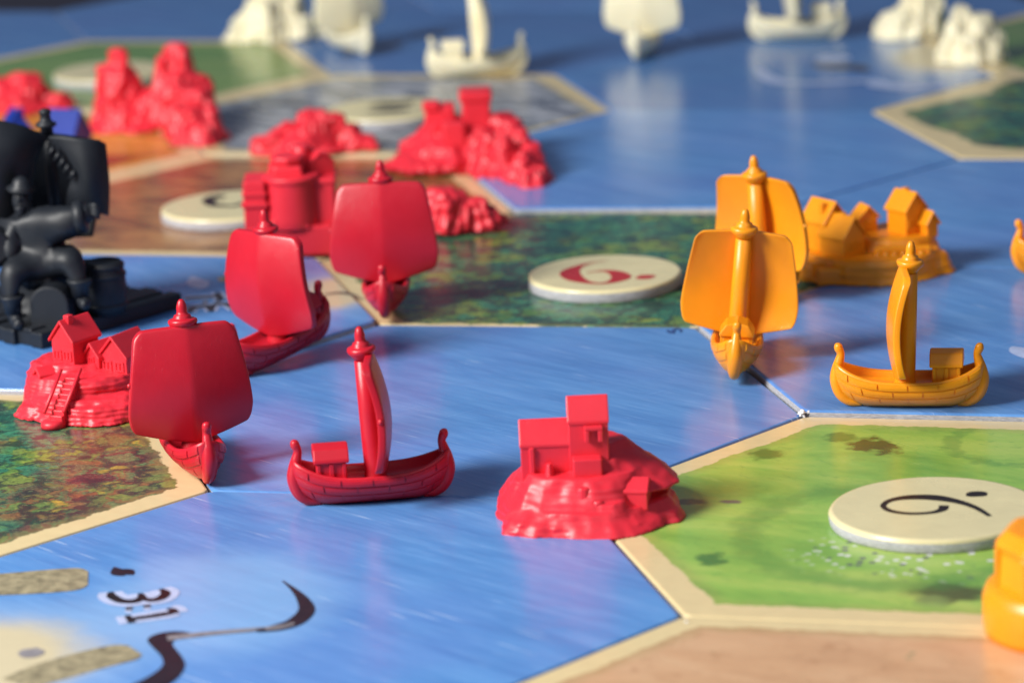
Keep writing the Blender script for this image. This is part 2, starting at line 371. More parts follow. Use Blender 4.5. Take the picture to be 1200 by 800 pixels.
# pasture beside the black six token: bushes, rings and scattered pebbles are print
def g_local(m, col):
    wn = m.n('ShaderNodeTexNoise', {'Vector': m.coord(), 'Scale': 4.0, 'Detail': 4.0}).outputs['Color']
    def at(px, py): return loc_of(1.5, -.866, px, py)
    for (px, py, rx, ry, c, k, wa) in ((1020, 521, .26, .26, (.035, .07, .02), .95, .6), (1036, 526, .18, .2, (.05, .08, .025), .9, .6), (985, 512, .2, .2, (.05, .16, .03), .8, .5), (832, 655, .16, .22, (.03, .14, .04), .8, .4), (897, 532, .22, .22, (.06, .15, .03), .8, .5),
                                   (805, 588, .22, .12, (.06, .07, .05), .8, .2), (855, 588, .12, .08, (.08, .07, .12), .8, .2), (1112, 694, .42, .34, (.06, .05, .025), .85, .5), (1092, 704, .2, .2, (.25, .34, .1), .7, .2)):
        x, y = at(px, py); e, _ = m.ell(x, y, rx, ry, .2, .35, wn, wa); col = m.mix(m.math('MULTIPLY', e, k), col, c)
    for (px, py, rx, ry, c) in ((1045, 625, 1.9, 2.1, (.08, .24, .05)), (1190, 520, .9, 1.0, (.09, .25, .06))):
        x, y = at(px, py); _, l = m.ell(x, y, rx, ry, .2, .3, wn, .5)
        rg = m.math('MULTIPLY', m.step(l, .72, .86), m.step(l, 1.06, .9)); col = m.mix(m.math('MULTIPLY', rg, .5), col, c)
    x, y = at(1075, 650); e, _ = m.ell(x, y, 1.2, .8, 0, .4, wn, .3)
    vo = m.n('ShaderNodeTexVoronoi', {'Vector': m.coord(), 'Scale': 8.5}); dots = m.math('MULTIPLY', m.step(vo.outputs['Distance'], .42, .3), e)
    sp = m.n('ShaderNodeSeparateColor', {0: vo.outputs['Color']})
    dots = m.math('MULTIPLY', dots, m.math('GREATER_THAN', sp.outputs[1], .35))
    return m.mix(dots, col, m.mix(m.math('GREATER_THAN', sp.outputs[0], .3), (.10, .12, .12), (.66, .68, .62)))
def harbour_sea(name, rot, seed, u, v, beach, dark=0.0):
    m = NT(name); col = sea_colour(m, rot, seed, dark)
    wn = m.n('ShaderNodeTexNoise', {'Vector': m.coord(), 'Scale': 1.4, 'Detail': 4.0}).outputs['Color']
    if u == 0 and v < 0:      # the hull shape drawn on the near harbour is a little paler than the sea
        x, y = loc_of(u, v, 250, 705); e, _ = m.ell(x, y, 1.35, 1.7, .3, .35, wn, .5); col = m.mix(m.math('MULTIPLY', e, .5), col, (.30, .50, .80))
    for px, py, rx, ry in beach:
        x, y = loc_of(u, v, px, py); _, l = m.ell(x, y, rx, ry, 0, .3, wn, .6)
        fo = m.step(l, 1.7, .8); col = m.mix(m.math('MULTIPLY', fo, .45), col, (.36, .50, .70))
        col = m.mix(m.step(l, 1.15, .6), col, (.60, .52, .34))
    return paper(m, col, .22)
tC = tile(0, 0, sea('sea_print', .12, 1.3), 'blue open sea tile in the centre, between the red house island and the red ships')
tD = tile(0, -1.732, harbour_sea('near_harbour_print', .12, 4.1, 0, -1.732, [(-30, 775, 1.35, 1.5)]), 'nearest blue sea tile with a 3:1 harbour and two piers printed on it', .012)
tG = tile(1.5, -.866, pasture('near_pasture_print', 2.0, g_local), 'bright green pasture tile carrying the black six token')
tF = tile(-1.5, -.866, forest('autumn_forest_print', 3.3, .48, 0, .34, amp=.26), 'forest tile with autumn colours at the left edge of the photo', .01)
tE = tile(1.5, -2.598, ochre('clay_print', 6.2, ((.38, .19, .09), (.55, .31, .16), (.64, .40, .23), (.62, .44, .24)), .36, True), 'pale clay brown tile in the foreground at the bottom right', .02)
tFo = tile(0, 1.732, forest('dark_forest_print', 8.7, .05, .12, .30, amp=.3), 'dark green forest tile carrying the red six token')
tR = tile(1.5, .866, sea('sea_print_right', .30, 7.7), 'blue sea tile under the orange ship with its side to the camera', RZ)
tL = tile(-1.5, .866, harbour_sea('left_harbour_print', .25, 9.2, -1.5, .866, [(405, 345, .75, 1.3)]), 'blue 3:1 harbour tile half covered by the black pirate piece', RZ)
tS = tile(0, 3.464, sea('sea_print_back', .15, 11.4, 0, .3), 'blue sea tile behind the dark forest tile and the orange ships', RZ)
tQ = tile(1.5, 2.598, sea('sea_print_back_right', .2, 12.9, 0, .3), 'blue sea tile behind and right of the orange island', RZ - .01)
tB = tile(-1.5, 2.598, ochre('brown_hill_print', 5.5, ((.10, .04, .02), (.22, .10, .04), (.42, .20, .07), (.48, .27, .09)), .42), 'reddish brown tile carrying the token with a black five', .02)
tO = tile(-3, 3.464, ochre('grain_print', 1.1, ((.36, .14, .04), (.62, .30, .05), (.70, .40, .07), (.66, .46, .12)), .4), 'orange and gold grain tile behind the black piece', .02)
tX = tile(-3, 1.732, ochre('clay_print_left', 9.9, ((.22, .10, .04), (.36, .18, .06), (.5, .26, .09), (.55, .36, .12))), 'brown tile mostly hidden behind the black pirate piece')
def _mount():
    m = NT('mountain_print'); a = m.noise(m.map(.5, (.6, 2.2, 1)), 1.0, 5, .7, 1.2)
    col = m.ramp(a, [(.33, (.04, .045, .07)), (.45, (.15, .17, .21)), (.55, (.38, .40, .44)), (.68, (.60, .60, .62))])
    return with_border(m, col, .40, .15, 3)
tM = tile(-1.5, 4.33, _mount(), 'grey mountain tile carrying a blurred token in the back', .02)
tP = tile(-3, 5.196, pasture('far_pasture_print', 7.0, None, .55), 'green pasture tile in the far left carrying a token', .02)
tN = tile(1.5, 4.33, forest('ringed_forest_print', 1.9, .2, .1, .75, wide=True), 'tile of dark trees with a wide sandy border at the right', RZ)
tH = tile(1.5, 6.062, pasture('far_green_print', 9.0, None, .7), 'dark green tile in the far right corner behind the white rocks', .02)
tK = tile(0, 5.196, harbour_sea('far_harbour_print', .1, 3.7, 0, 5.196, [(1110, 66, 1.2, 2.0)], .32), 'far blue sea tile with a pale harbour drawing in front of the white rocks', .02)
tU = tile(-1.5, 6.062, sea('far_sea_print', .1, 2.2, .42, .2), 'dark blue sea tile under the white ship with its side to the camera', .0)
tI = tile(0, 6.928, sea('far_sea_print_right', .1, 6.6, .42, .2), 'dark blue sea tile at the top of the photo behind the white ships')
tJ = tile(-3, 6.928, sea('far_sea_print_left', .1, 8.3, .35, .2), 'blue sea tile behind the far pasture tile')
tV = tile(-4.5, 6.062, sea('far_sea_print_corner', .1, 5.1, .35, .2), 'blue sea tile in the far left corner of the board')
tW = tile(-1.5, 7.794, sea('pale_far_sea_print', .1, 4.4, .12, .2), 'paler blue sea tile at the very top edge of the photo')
# printed drawings and lettering
def lettered(t, parts, g=.20):
    for nm, st in parts: draw('ratio_glow', t, [[(x, y, wd + g) for x, y, wd in q] for q in st], HALO, .0025)
    for nm, st in parts: draw(nm, t, st, INK, .0065)
lettered(tD, [('ratio_three', [[(130, 693, .06), (131, 698, .12), (142, 703.5, .13), (157, 704, .14), (166, 700, .11), (164, 695, .06)], [(168, 700.5, .08), (177, 702.5, .12), (189, 700, .13), (194, 694, .11), (188, 690, .06)]]),
 ('ratio_colon', [[(147, 712.5, .09), (155, 712, .10)], [(168, 710, .09), (176, 709.3, .10)]]),
 ('ratio_one', [[(152, 725, .11), (160, 723.8, .11), (180, 721, .12), (196, 718.5, .12), (206, 716.5, .08)], [(196, 712.5, .06), (202, 714, .10), (206, 718, .08)], [(149, 720.5, .07), (155, 729, .09)]])])
draw('hull_drawing', tD, [[(331, 680, .02), (344, 690, .07), (355, 702, .14), (359, 715, .19), (346, 728, .22), (325, 735, .20), (300, 739, .08)], [(222, 743, .14), (203, 744, .28), (190, 748, .32), (190, 756, .22), (200, 768, .20), (203, 780, .24), (190, 794, .32), (165, 808, .36)]], HULLINK, .004)
draw('deck_line', tD, [[(196, 747, .16), (250, 741, .13), (320, 735, .10), (345, 730, .05)]], GREYLINE, .0075)
draw('bird_drawing', tD, [[(134, 664, .03), (140, 670, .22), (148, 670, .22), (156, 673, .02)]], HULLINK, .004)
draw('upper_pier', tD, [[(-30, 684, .72), (0, 684, .78), (50, 681, .84), (90, 678, .80), (103, 677, .50)]], PIER, .004)
draw('lower_pier', tD, [[(20, 800, .5), (60, 786, .6), (110, 772, .62), (145, 764, .58), (158, 761, .36)]], PIER, .004)
draw('rock_drawing', tD, [[(24, 762, .1), (38, 764, .34), (52, 763, .1)]], GREYLINE, .003)
lettered(tL, [('ratio_one', [[(216, 349, .08), (222, 349, .14), (240, 348, .14), (256, 347, .14)], [(254, 342.5, .08), (259, 351, .12)]]),
 ('ratio_colon', [[(237, 354.2, .12), (244, 353.6, .12)], [(252, 352.8, .12), (259, 352.2, .12)]]),
 ('ratio_three', [[(222, 366, .08), (226, 360.5, .14), (240, 358.5, .14), (247, 361, .12), (247, 365, .07)], [(246, 361.5, .07), (254, 356.5, .13), (267, 356.5, .15), (274, 361, .12), (272, 364, .05)]])], .11)
draw('sail_drawing', tL, [[(225, 324, .05), (232, 332, .35), (238, 338, .1)]], HALO, .004)
draw('pier_drawing', tL, [[(256, 328, .3), (275, 326, .45), (290, 325, .3)]], PIER, .004)
draw('shore_line', tL, [[(380, 345, .05), (400, 343, .12), (420, 347, .05)]], PIER2, .004)
draw('corner_letter', tC, [[(783, 386, .03), (784, 389, .05), (789, 390, .05), (789, 387, .05), (794, 385, .05), (798, 387, .04), (797, 389, .03)]], INKB, .004)
draw('shore_outline', tK, [[(888, 80, .1), (898, 90, .34), (918, 97, .38), (970, 97, .3), (1020, 95, .32), (1034, 100, .5), (1070, 103, .5), (1108, 101, .3)]], PALE, .004)
draw('pier_drawing', tK, [[(952, 76, .2), (975, 78, .5), (1000, 79, .5), (1016, 83, .2)]], PIER2, .004)
draw('mast_drawing', tK, [[(968, 66, .3), (978, 70, .8), (990, 72, .3)]], PALE, .0055)
draw('pier_drawing', tU, [[(400, 66, .2), (430, 58, .4), (470, 52, .3)]], PIER2, .004)
draw('pier_drawing', tU, [[(480, 42, .2), (505, 40, .4), (520, 42, .2)]], PIER2, .004)
draw('shore_outline', tR, [[(1186, 406, .05), (1196, 411, .32), (1215, 418, .35), (1240, 424, .2)]], PALE, .004)
# broken-off paper fluff at a tile corner
# ---------------------------------------------------------------- number tokens
def token(px, py, r, z, label, tz=.20):
    g = gp(px, py, z + tz); o = empty('number_token', (g.x, g.y, z)); bm = bmesh.new()
    n = 64
    def rg(rr, zz): return [bm.verts.new(((rr + .012 * noise.noise(Vector((math.cos(a) * 3 + px, math.sin(a) * 3, zz * 9)))) * math.cos(a), (rr + .012 * noise.noise(Vector((math.cos(a) * 3 + px, math.sin(a) * 3, zz * 9)))) * math.sin(a), zz)) for a in [2 * math.pi * i / n for i in range(n)]]
    rs = [rg(r - .01, .004), rg(r, .02), rg(r, tz - .05), rg(r - .006, tz - .03), rg(r - .02, tz - .006), rg(r - .05, tz)]
    for li, (a, b) in enumerate(zip(rs, rs[1:])):
        for i in range(n):
            f = bm.faces.new((a[i], a[(i + 1) % n], b[(i + 1) % n], b[i])); f.material_index = 0 if li < 2 else 1; f.smooth = True
    bm.faces.new(rs[0][::-1]); bm.faces.new(rs[-1]).material_index = 1
    me = bpy.data.meshes.new('token_disc'); bm.to_mesh(me); bm.free(); link('token_disc', me, o, [CARD, TOKEN])
    tag(o, label, 'number token', 'round number tokens'); return o, z + tz
def draw_on(tok, name, strokes, mat, dz=.003):
    o, zt = tok; bm = bmesh.new()
    for k, pts in enumerate(strokes):
        Q = [(*gp(x, y, zt)[:2], wd) for x, y, wd in pts]; Q = catmull(Q, 8); zz = zt - o.location.z + dz + k * .0008
        A = []; B = []
        for i, q in enumerate(Q):
            a = Vector(Q[max(i - 1, 0)][:2]); b = Vector(Q[min(i + 1, len(Q) - 1)][:2]); t = (b - a).normalized(); nn = Vector((-t.y, t.x)); wd = max(q[2], .004) / 2
            A.append(bm.verts.new((q[0] + nn.x * wd - o.location.x, q[1] + nn.y * wd - o.location.y, zz))); B.append(bm.verts.new((q[0] - nn.x * wd - o.location.x, q[1] - nn.y * wd - o.location.y, zz)))
        for i in range(len(A) - 1): bm.faces.new((B[i], B[i + 1], A[i + 1], A[i]))
    me = bpy.data.meshes.new(name); bm.to_mesh(me); bm.free(); return link(name, me, o, [mat])
t6 = token(709, 319, 1.16, 0, 'round cream token with a red six and one red dot on the dark forest')
draw_on(t6, 'red_six', [[(711, 305.5, .02), (694, 308, .05), (678, 312.5, .15), (668, 319, .30), (673, 326, .29), (689, 331, .13), (708, 332.6, .05)], [(702, 332.5, .05), (716, 330.5, .15), (728, 325, .30), (721, 319.5, .23), (706, 317.5, .09), (687, 320, .02)]], INKR)
draw_on(t6, 'red_dot', [[(745, 325, .06), (749, 325, .22), (757, 324.5, .27), (764, 324, .2), (768, 324, .06)]], INKR, .002)
t9 = token(1096, 594, 1.24, 0, 'round cream token with a sideways black number on the bright pasture', .17)
draw_on(t9, 'black_number', [[(1106, 592, .12), (1104, 597, .11), (1090, 600.5, .09), (1066, 601.5, .09), (1044, 598.5, .09), (1035, 592.5, .07), (1044, 586, .10), (1066, 582.5, .17), (1096, 583, .20), (1124, 588, .13), (1144, 595, .09), (1160, 604.5, .06)]], INK)
draw_on(t9, 'black_dot', [[(1132, 579, .1), (1137, 579, .19), (1145, 578.5, .21), (1153, 578.5, .18), (1157, 578.5, .1)]], INK, .002)
t5 = token(269, 240, 1.15, .02, 'round cream token with a black five half hidden by the red keep', .2)
draw_on(t5, 'black_five', [[(264, 231, .12), (254, 231, .3), (244, 235, .22), (250, 240, .2), (262, 241, .22)], [(260, 241, .1), (272, 241.5, .14), (286, 238, .14), (294, 233, .1)]], INK)
tm = token(453, 127, 1.15, .02, 'blurred cream token on the grey mountain tile', .2)
draw_on(tm, 'black_digits', [[(432, 124, .1), (450, 123, .4), (484, 121, .3)], [(430, 131, .1), (455, 130, .35), (478, 129, .2)]], INK)
tp = token(128, 83, 1.15, .02, 'blurred cream token on the far left pasture tile', .2)
draw_on(tp, 'black_digit', [[(112, 84, .1), (130, 79, .5), (150, 82, .2)]], INK)
def fray(par, px, py, z, n, r, seed):
    rnd = random.Random(seed); g = gp(px, py, z); bm = bmesh.new()
    for i in range(n):
        q = g - par.location + Vector((rnd.uniform(-r, r), rnd.uniform(-r, r) * .5, rnd.uniform(-r, r * .2)))
        lump(bm, q.x, q.y, r * rnd.uniform(.25, .5), r * .15, r * rnd.uniform(.4, .9), q.z, 7, 1, 0, i, .8)
    o = fin(bm, 'frayed_paper', FRAY, par); o['kind'] = 'stuff'
FRAY = flat('white_paper_fibre', (.78, .78, .80), .9, .1)
# ---------------------------------------------------------------- the ships
def hull_pt(t, k, off=0.0):
    """t -1..1 along, k 0 keel .. 1 gunwale"""
    e = 1 - abs(t) ** 2.4
    b = .06 + .285 * max(e, 0) ** .6
    zt = .36 + .20 * abs(t) ** 3.0; zk = .0 + .09 * max(0, (abs(t) - .62) / .38) ** 1.6
    ang = k * math.pi / 2
    y = (b + off * .8) * (math.sin(ang) ** .62) if k > 0 else 0
    z = zk + (zt - zk) * k
    x = t * (.88 + .15 * math.sin(k * math.pi * .62)) - 0
    return x, y, z
def build_ship(mat):
    r = empty('toy_ship', (0, 0, 0))
    bm = bmesh.new(); NTT, NK = 44, 12; G = {}
    for i in range(NTT + 1):
        t = -1 + 2 * i / NTT
        for k in range(-NK, NK + 1):
            x, y, z = hull_pt(t, abs(k) / NK); G[i, k] = bm.verts.new((x, math.copysign(y, k), max(z, .0)))
        for sd in (-1, 1):
            x, y, z = hull_pt(t, 1); yy = max(y - .075, .006)
            G[i, sd * (NK + 1)] = bm.verts.new((x * .985, sd * max(y - .03, .008), z + .012))
            G[i, sd * (NK + 2)] = bm.verts.new((x * .96, sd * yy, z - .01)); G[i, sd * (NK + 3)] = bm.verts.new((x * .93, sd * yy * .96,   .295 + .12 * abs(t) ** 3))
    for i in range(NTT):
        for k in range(-NK - 3, NK + 3): bm.faces.new((G[i, k], G[i + 1, k], G[i + 1, k + 1], G[i, k + 1]))
        bm.faces.new((G[i, NK + 3], G[i + 1, NK + 3], G[i + 1, -NK - 3], G[i, -NK - 3]))
    for i in (0, NTT): bm.faces.new([G[i, k] for k in range(-NK - 3, NK + 4)])
    fin(bm, 'hull', mat, r)
    # planks, three strakes a side, broken joints
    for sd in (-1, 1):
        for s_, (k0, k1) in enumerate(((.16, .42), (.46, .70), (.74, .96))):
            cuts = [-.97, -.62, -.2, .2, .62, .97] if s_ % 2 else [-.97, -.8, -.4, 0, .4, .8, .97]
            for a, b in zip(cuts, cuts[1:]):
                bm = bmesh.new(); nn = 6; A = []; B = []; gap = .012
                for i in range(nn + 1):
                    t = a + gap + (b - a - 2 * gap) * i / nn; row = []; row2 = []
                    for q, off in ((k0, .0), (k0 + .02, .024), ((k0 + k1) / 2, .022), (k1 - .02, .012), (k1, -.0)):
                        x, y, z = hull_pt(t, q, off + .003); row.append(bm.verts.new((x, sd * (y + (0 if 0 < off else -.01)), z)))
                    A.append(row)
                for i in range(nn):
                    for j in range(4): bm.faces.new((A[i][j], A[i + 1][j], A[i + 1][j + 1], A[i][j + 1]))
                for e in (0, nn): bm.faces.new(A[e])
                bm.faces.new([A[i][0] for i in range(nn + 1)] + [A[i][4] for i in range(nn, -1, -1)])
                fin(bm, 'plank', mat, r, smooth=False)
    for s_ in (-1, 1):
        bm = bmesh.new(); P = [(.66 * s_, 0, .05, .045), (.82 * s_, 0, .075, .07), (.94 * s_, 0, .17, .092), (.995 * s_, 0, .32, .098), (.985 * s_, 0, .45, .085), (.955 * s_, 0, .56, .068), (.935 * s_, 0, .64, .054), (.945 * s_, 0, .69, .056), (.965 * s_, 0, .73, .060), (.955 * s_, 0, .768, .048), (.95 * s_, 0, .785, .012)]
        tube(bm, catmull(P, 5), 14); fin(bm, 'prow' if s_ > 0 else 'stern_post', mat, r)
    bm = bmesh.new(); rake = -.10
    M = Matrix.Translation((.06, 0, .2)) @ Matrix.Rotation(math.atan2(rake, 1.6), 4, 'Y')
    lathe(bm, [(.16, .05), (.15, .1), (.135, .17), (.125, .8), (.108, 1.45), (0, 1.47)], 24, M=M); fin(bm, 'mast', mat, r)
    bm = bmesh.new(); lathe(bm, [(.0, 1.46), (.10, 1.46), (.125, 1.50), (.175, 1.545), (.188, 1.575), (.182, 1.60), (.155, 1.612), (.12, 1.615), (.112, 1.635), (.105, 1.655), (.075, 1.668), (.066, 1.70), (.068, 1.73), (.062, 1.77), (.045, 1.815), (.025, 1.838), (0, 1.842)], 28, M=M); fin(bm, 'crows_nest', mat, r)
    # sail
    bm = bmesh.new(); NA, NH = 36, 36; Gs = {}
    def sp(a, t, off=0.0):
        aa = abs(a)
        wd = .80 - .15 * max(0, (t - .22) / .78) ** 1.3 - .05 * max(0, (.2 - t) / .2) ** 1.5
        rc = max(0, t - .9) / .1; wd -= .03 * rc ** 4; rb = max(0, .08 - t) / .08; wd -= .025 * rb ** 2
        z0 = .37 + .15 * aa ** 1.4; z1 = 1.745 - .03 * aa ** 2 - .05 * max(0, (aa - .85) / .15) ** 2
        z = z0 + t * (z1 - z0)
        x = .06 + rake * (z - .2) / 1.6 + .125 + .17 * math.sin(math.pi * min(1, (t * .92 + .05))) ** .9 * (1 - .25 * aa ** 2) - .10 * aa ** 1.1 + off
        return x, a * wd, z
    for side, off in ((0, 0.0), (1, -.10)):
        for i in range(NA + 1):
            for j in range(NH + 1):
                a = -1 + 2 * i / NA; t = j / NH
                Gs[side, i, j] = bm.verts.new(sp(a, t, off))
        for i in range(NA):
            for j in range(NH): bm.faces.new((Gs[side, i, j], Gs[side, i + 1, j], Gs[side, i + 1, j + 1], Gs[side, i, j + 1]))
    rim = [(i, 0) for i in range(NA)] + [(NA, j) for j in range(NH)] + [(i, NH) for i in range(NA, 0, -1)] + [(0, j) for j in range(NH, 0, -1)]
    for q, (a, b) in enumerate(rim):
        c, d = rim[(q + 1) % len(rim)]; bm.faces.new((Gs[0, a, b], Gs[0, c, d], Gs[1, c, d], Gs[1, a, b]))
    fin(bm, 'sail', mat, r, bev=.032, seg=3)
    bm = bmesh.new(); x, y, z = sp(-1, .52, -.05); bmesh.ops.create_icosphere(bm, subdivisions=2, radius=.036, matrix=Matrix.Translation((x, y - .004, z))); fin(bm, 'sprue_nub', mat, r)
    # cabin
    cb = empty('cabin', (-.52, 0, .28)); cb.parent = r
    bm = bmesh.new(); box(bm, -.2, .2, -.2, .2, 0, .27, top=.97); fin(bm, 'cabin_wall', mat, cb, False, .02)
    bm = bmesh.new()
    prof = [(-.235, .25), (-.235, .29), (-.15, .41), (0, .44), (.15, .41), (.235, .29), (.235, .25)]
    a = [bm.verts.new((-.23, y, z)) for y, z in prof]; b = [bm.verts.new((.23, y, z)) for y, z in prof]
    for i in range(7): bm.faces.new((a[i], a[(i + 1) % 7], b[(i + 1) % 7], b[i]))
    bm.faces.new(a); bm.faces.new(b[::-1]); fin(bm, 'cabin_roof', mat, cb, False, .03, 3)
    for s_ in (-1, 1):
        bm = bmesh.new()
        for x0, x1, z0, z1 in ((-.19, -.14, .02, .25), (-.03, .03, .02, .25), (.14, .19, .02, .25), (-.14, -.03, .02, .06), (.03, .14, .02, .06)): box(bm, x0, x1, s_ * .19 - .03, s_ * .19 + .03, z0, z1)
        fin(bm, 'timber_frame', mat, cb, False, .008, 1)
    return r
def place(o, px, py, head, z=0.0, label=None, group=None, tilt=0.0, cat='toy ship', lean=0.0, s=(.94, 1.0, 1.08)):
    g = gp(px, py, z); o.location = (g.x, g.y, z + .003); o.rotation_euler = (lean, tilt, math.radians(head) - YAW)
    o.scale = s
    tag(o, label, cat, group); return o
def set_mat_copy(src, mat):
    """same meshes in another plastic"""
    seen = {}
    def rec(o, parent):
        c = o.copy(); COL.objects.link(c)
        if parent is not None: c.parent = parent
        if o.data is not None:
            if o.data not in seen:
                d = o.data.copy(); d.materials.clear(); d.materials.append(mat); seen[o.data] = d
            c.data = seen[o.data]
        for ch in [x for x in bpy.data.objects if x.parent == o]: rec(ch, c)
        return c
    return rec(src, None)
fray(t6[0], 728, 343, .1, 7, .09, 1); fray(t6[0], 716, 344, .12, 3, .05, 2); fray(t9[0], 981, 598, .1, 4, .07, 3)
fray(tR, 942, 484, .03, 8, .07, 4); fray(tE, 803, 731, 0.0, 4, .05, 5)
GR, GO, GW = 'red plastic ships', 'orange plastic ships', 'cream white plastic ships'
red_ship = build_ship(RED); orange_ship = set_mat_copy(red_ship, ORANGE); white_ship = set_mat_copy(red_ship, CREAM)
SK = ('plank', 'timber_frame', 'sprue_nub')
s2 = copy_tree(red_ship); s3 = copy_tree(red_ship); s5 = copy_tree(red_ship)
oB = copy_tree(orange_ship); oC = copy_tree(orange_ship); oD = copy_tree(orange_ship)
wB = copy_tree(white_ship, None, SK); wC = copy_tree(white_ship, None, SK); wD = copy_tree(white_ship, None, SK)
place(red_ship, 227, 549, -72, 0.01, 'nearest left red ship, prow to camera, dark sail hiding part of the house island', GR)
place(s3, 454, 359, -91, RZ, 'red ship head on to the camera in front of the red keep', GR)
place(s2, 332, 420, -130, RZ, 'red ship turned to the left with a shiny whitish patch on its sail', GR, tilt=.12)
place(s5, 437, 587, 6, 0, 'red ship seen from the side with its cabin at the left, on the central sea', GR)
place(orange_ship, 862, 428, 84, RZ, 'orange ship seen from behind with a wide open sail and round mark', GO, tilt=0, lean=.09)
place(oB, 890, 355, 52, RZ, 'orange ship half hidden behind another orange sail beside the orange island', GO)
place(oC, 1066, 476, 170, RZ, 'orange ship seen from the side with its cabin at the right', GO)
place(oD, 1266, 320, 178, RZ, 'orange ship cut off by the right edge, only one end showing', GO)
place(white_ship, 409, 60, -62, .02, 'white ship nose to camera beside the large white rock at the top', GW)
place(wB, 560, 90, 5, .02, 'white ship seen from the side with its cabin at the left, behind the mountain tile', GW)
place(wC, 755, 64, -104, .02, 'white ship facing the camera with its sail spread at the top centre', GW)
place(wD, 935, 47, 177, .02, 'white ship seen from the side with its cabin at the right, top of photo', GW)
# round moulding mark on the back of two orange sails
for par, yy, zz in ((orange_ship, -.45, 1.40), (oB, -.38, 1.42)):
    bm = bmesh.new(); lathe(bm, [(.085, -.012), (.09, .012), (.075, .02), (.055, .006), (.045, .004), (.03, .014), (0, .016)], 24, M=Matrix.Translation((.145, yy, zz)) @ Matrix.Rotation(-math.pi / 2 - .1, 4, 'Y') @ Matrix.Rotation(-.25 if True else 0, 4, 'X'))
    fin(bm, 'moulding_mark', ORANGE, par)
# ---------------------------------------------------------------- islands and rocks
def organic(bm, name, mat, parent, vox=.035, amp=.035, sc=5.0, strata=0.0, sfreq=60, smooth_it=2, seed=0, cols=0.0):
    """weld the lumps into one moulded surface, then roughen it"""
    me = bpy.data.meshes.new('tmp'); bmesh.ops.recalc_face_normals(bm, faces=bm.faces); bm.to_mesh(me); bm.free()
    o = bpy.data.objects.new('tmp', me); COL.objects.link(o)
    r = o.modifiers.new('r', 'REMESH'); r.mode = 'VOXEL'; r.voxel_size = vox
    s = o.modifiers.new('s', 'SMOOTH'); s.iterations = smooth_it; s.factor = .6
    dg = bpy.context.evaluated_depsgraph_get(); ev = o.evaluated_get(dg); m2 = bpy.data.meshes.new_from_object(ev)
    bpy.data.objects.remove(o); bpy.data.meshes.remove(me)
    b2 = bmesh.new(); b2.from_mesh(m2); b2.normal_update()
    zmax = max(v.co.z for v in b2.verts)
    for v in b2.verts:
        n = v.normal; p = v.co; q = Vector((p.x + seed, p.y, p.z)) * sc
        d = amp * (noise.noise(q) + .5 * noise.noise(q * 2.3))
        side = max(0, 1 - abs(n.z) * 1.1)
        if cols: d -= .055 * side * max(0, 1 - abs(noise.noise(Vector((p.x * 3.2 + seed, p.y * 3.2, p.z * 1.6)))) * 5) + .03 * max(0, 1 - abs(noise.noise(Vector((p.x + seed, p.y, p.z)) * 6)) * 5)
        if strata: d += strata * side * math.sin(p.z * sfreq + 2.5 * noise.noise(q * .6) + p.x * 1.5)
        if cols: d += cols * side * (abs(math.sin((math.atan2(p.y, p.x) * 7 + p.x * 4))) - .5 + .6 * noise.noise(Vector((p.x * 7 + seed, p.y * 7, p.z * 1.2))))
        v.co = p + n * d
        if v.co.z < 0: v.co.z = 0
    b2.to_mesh(m2); b2.free(); m2.name = name; m2.materials.clear(); ob = link(name, m2, parent, [mat])
    for p in m2.polygons: p.use_smooth = True
    return ob
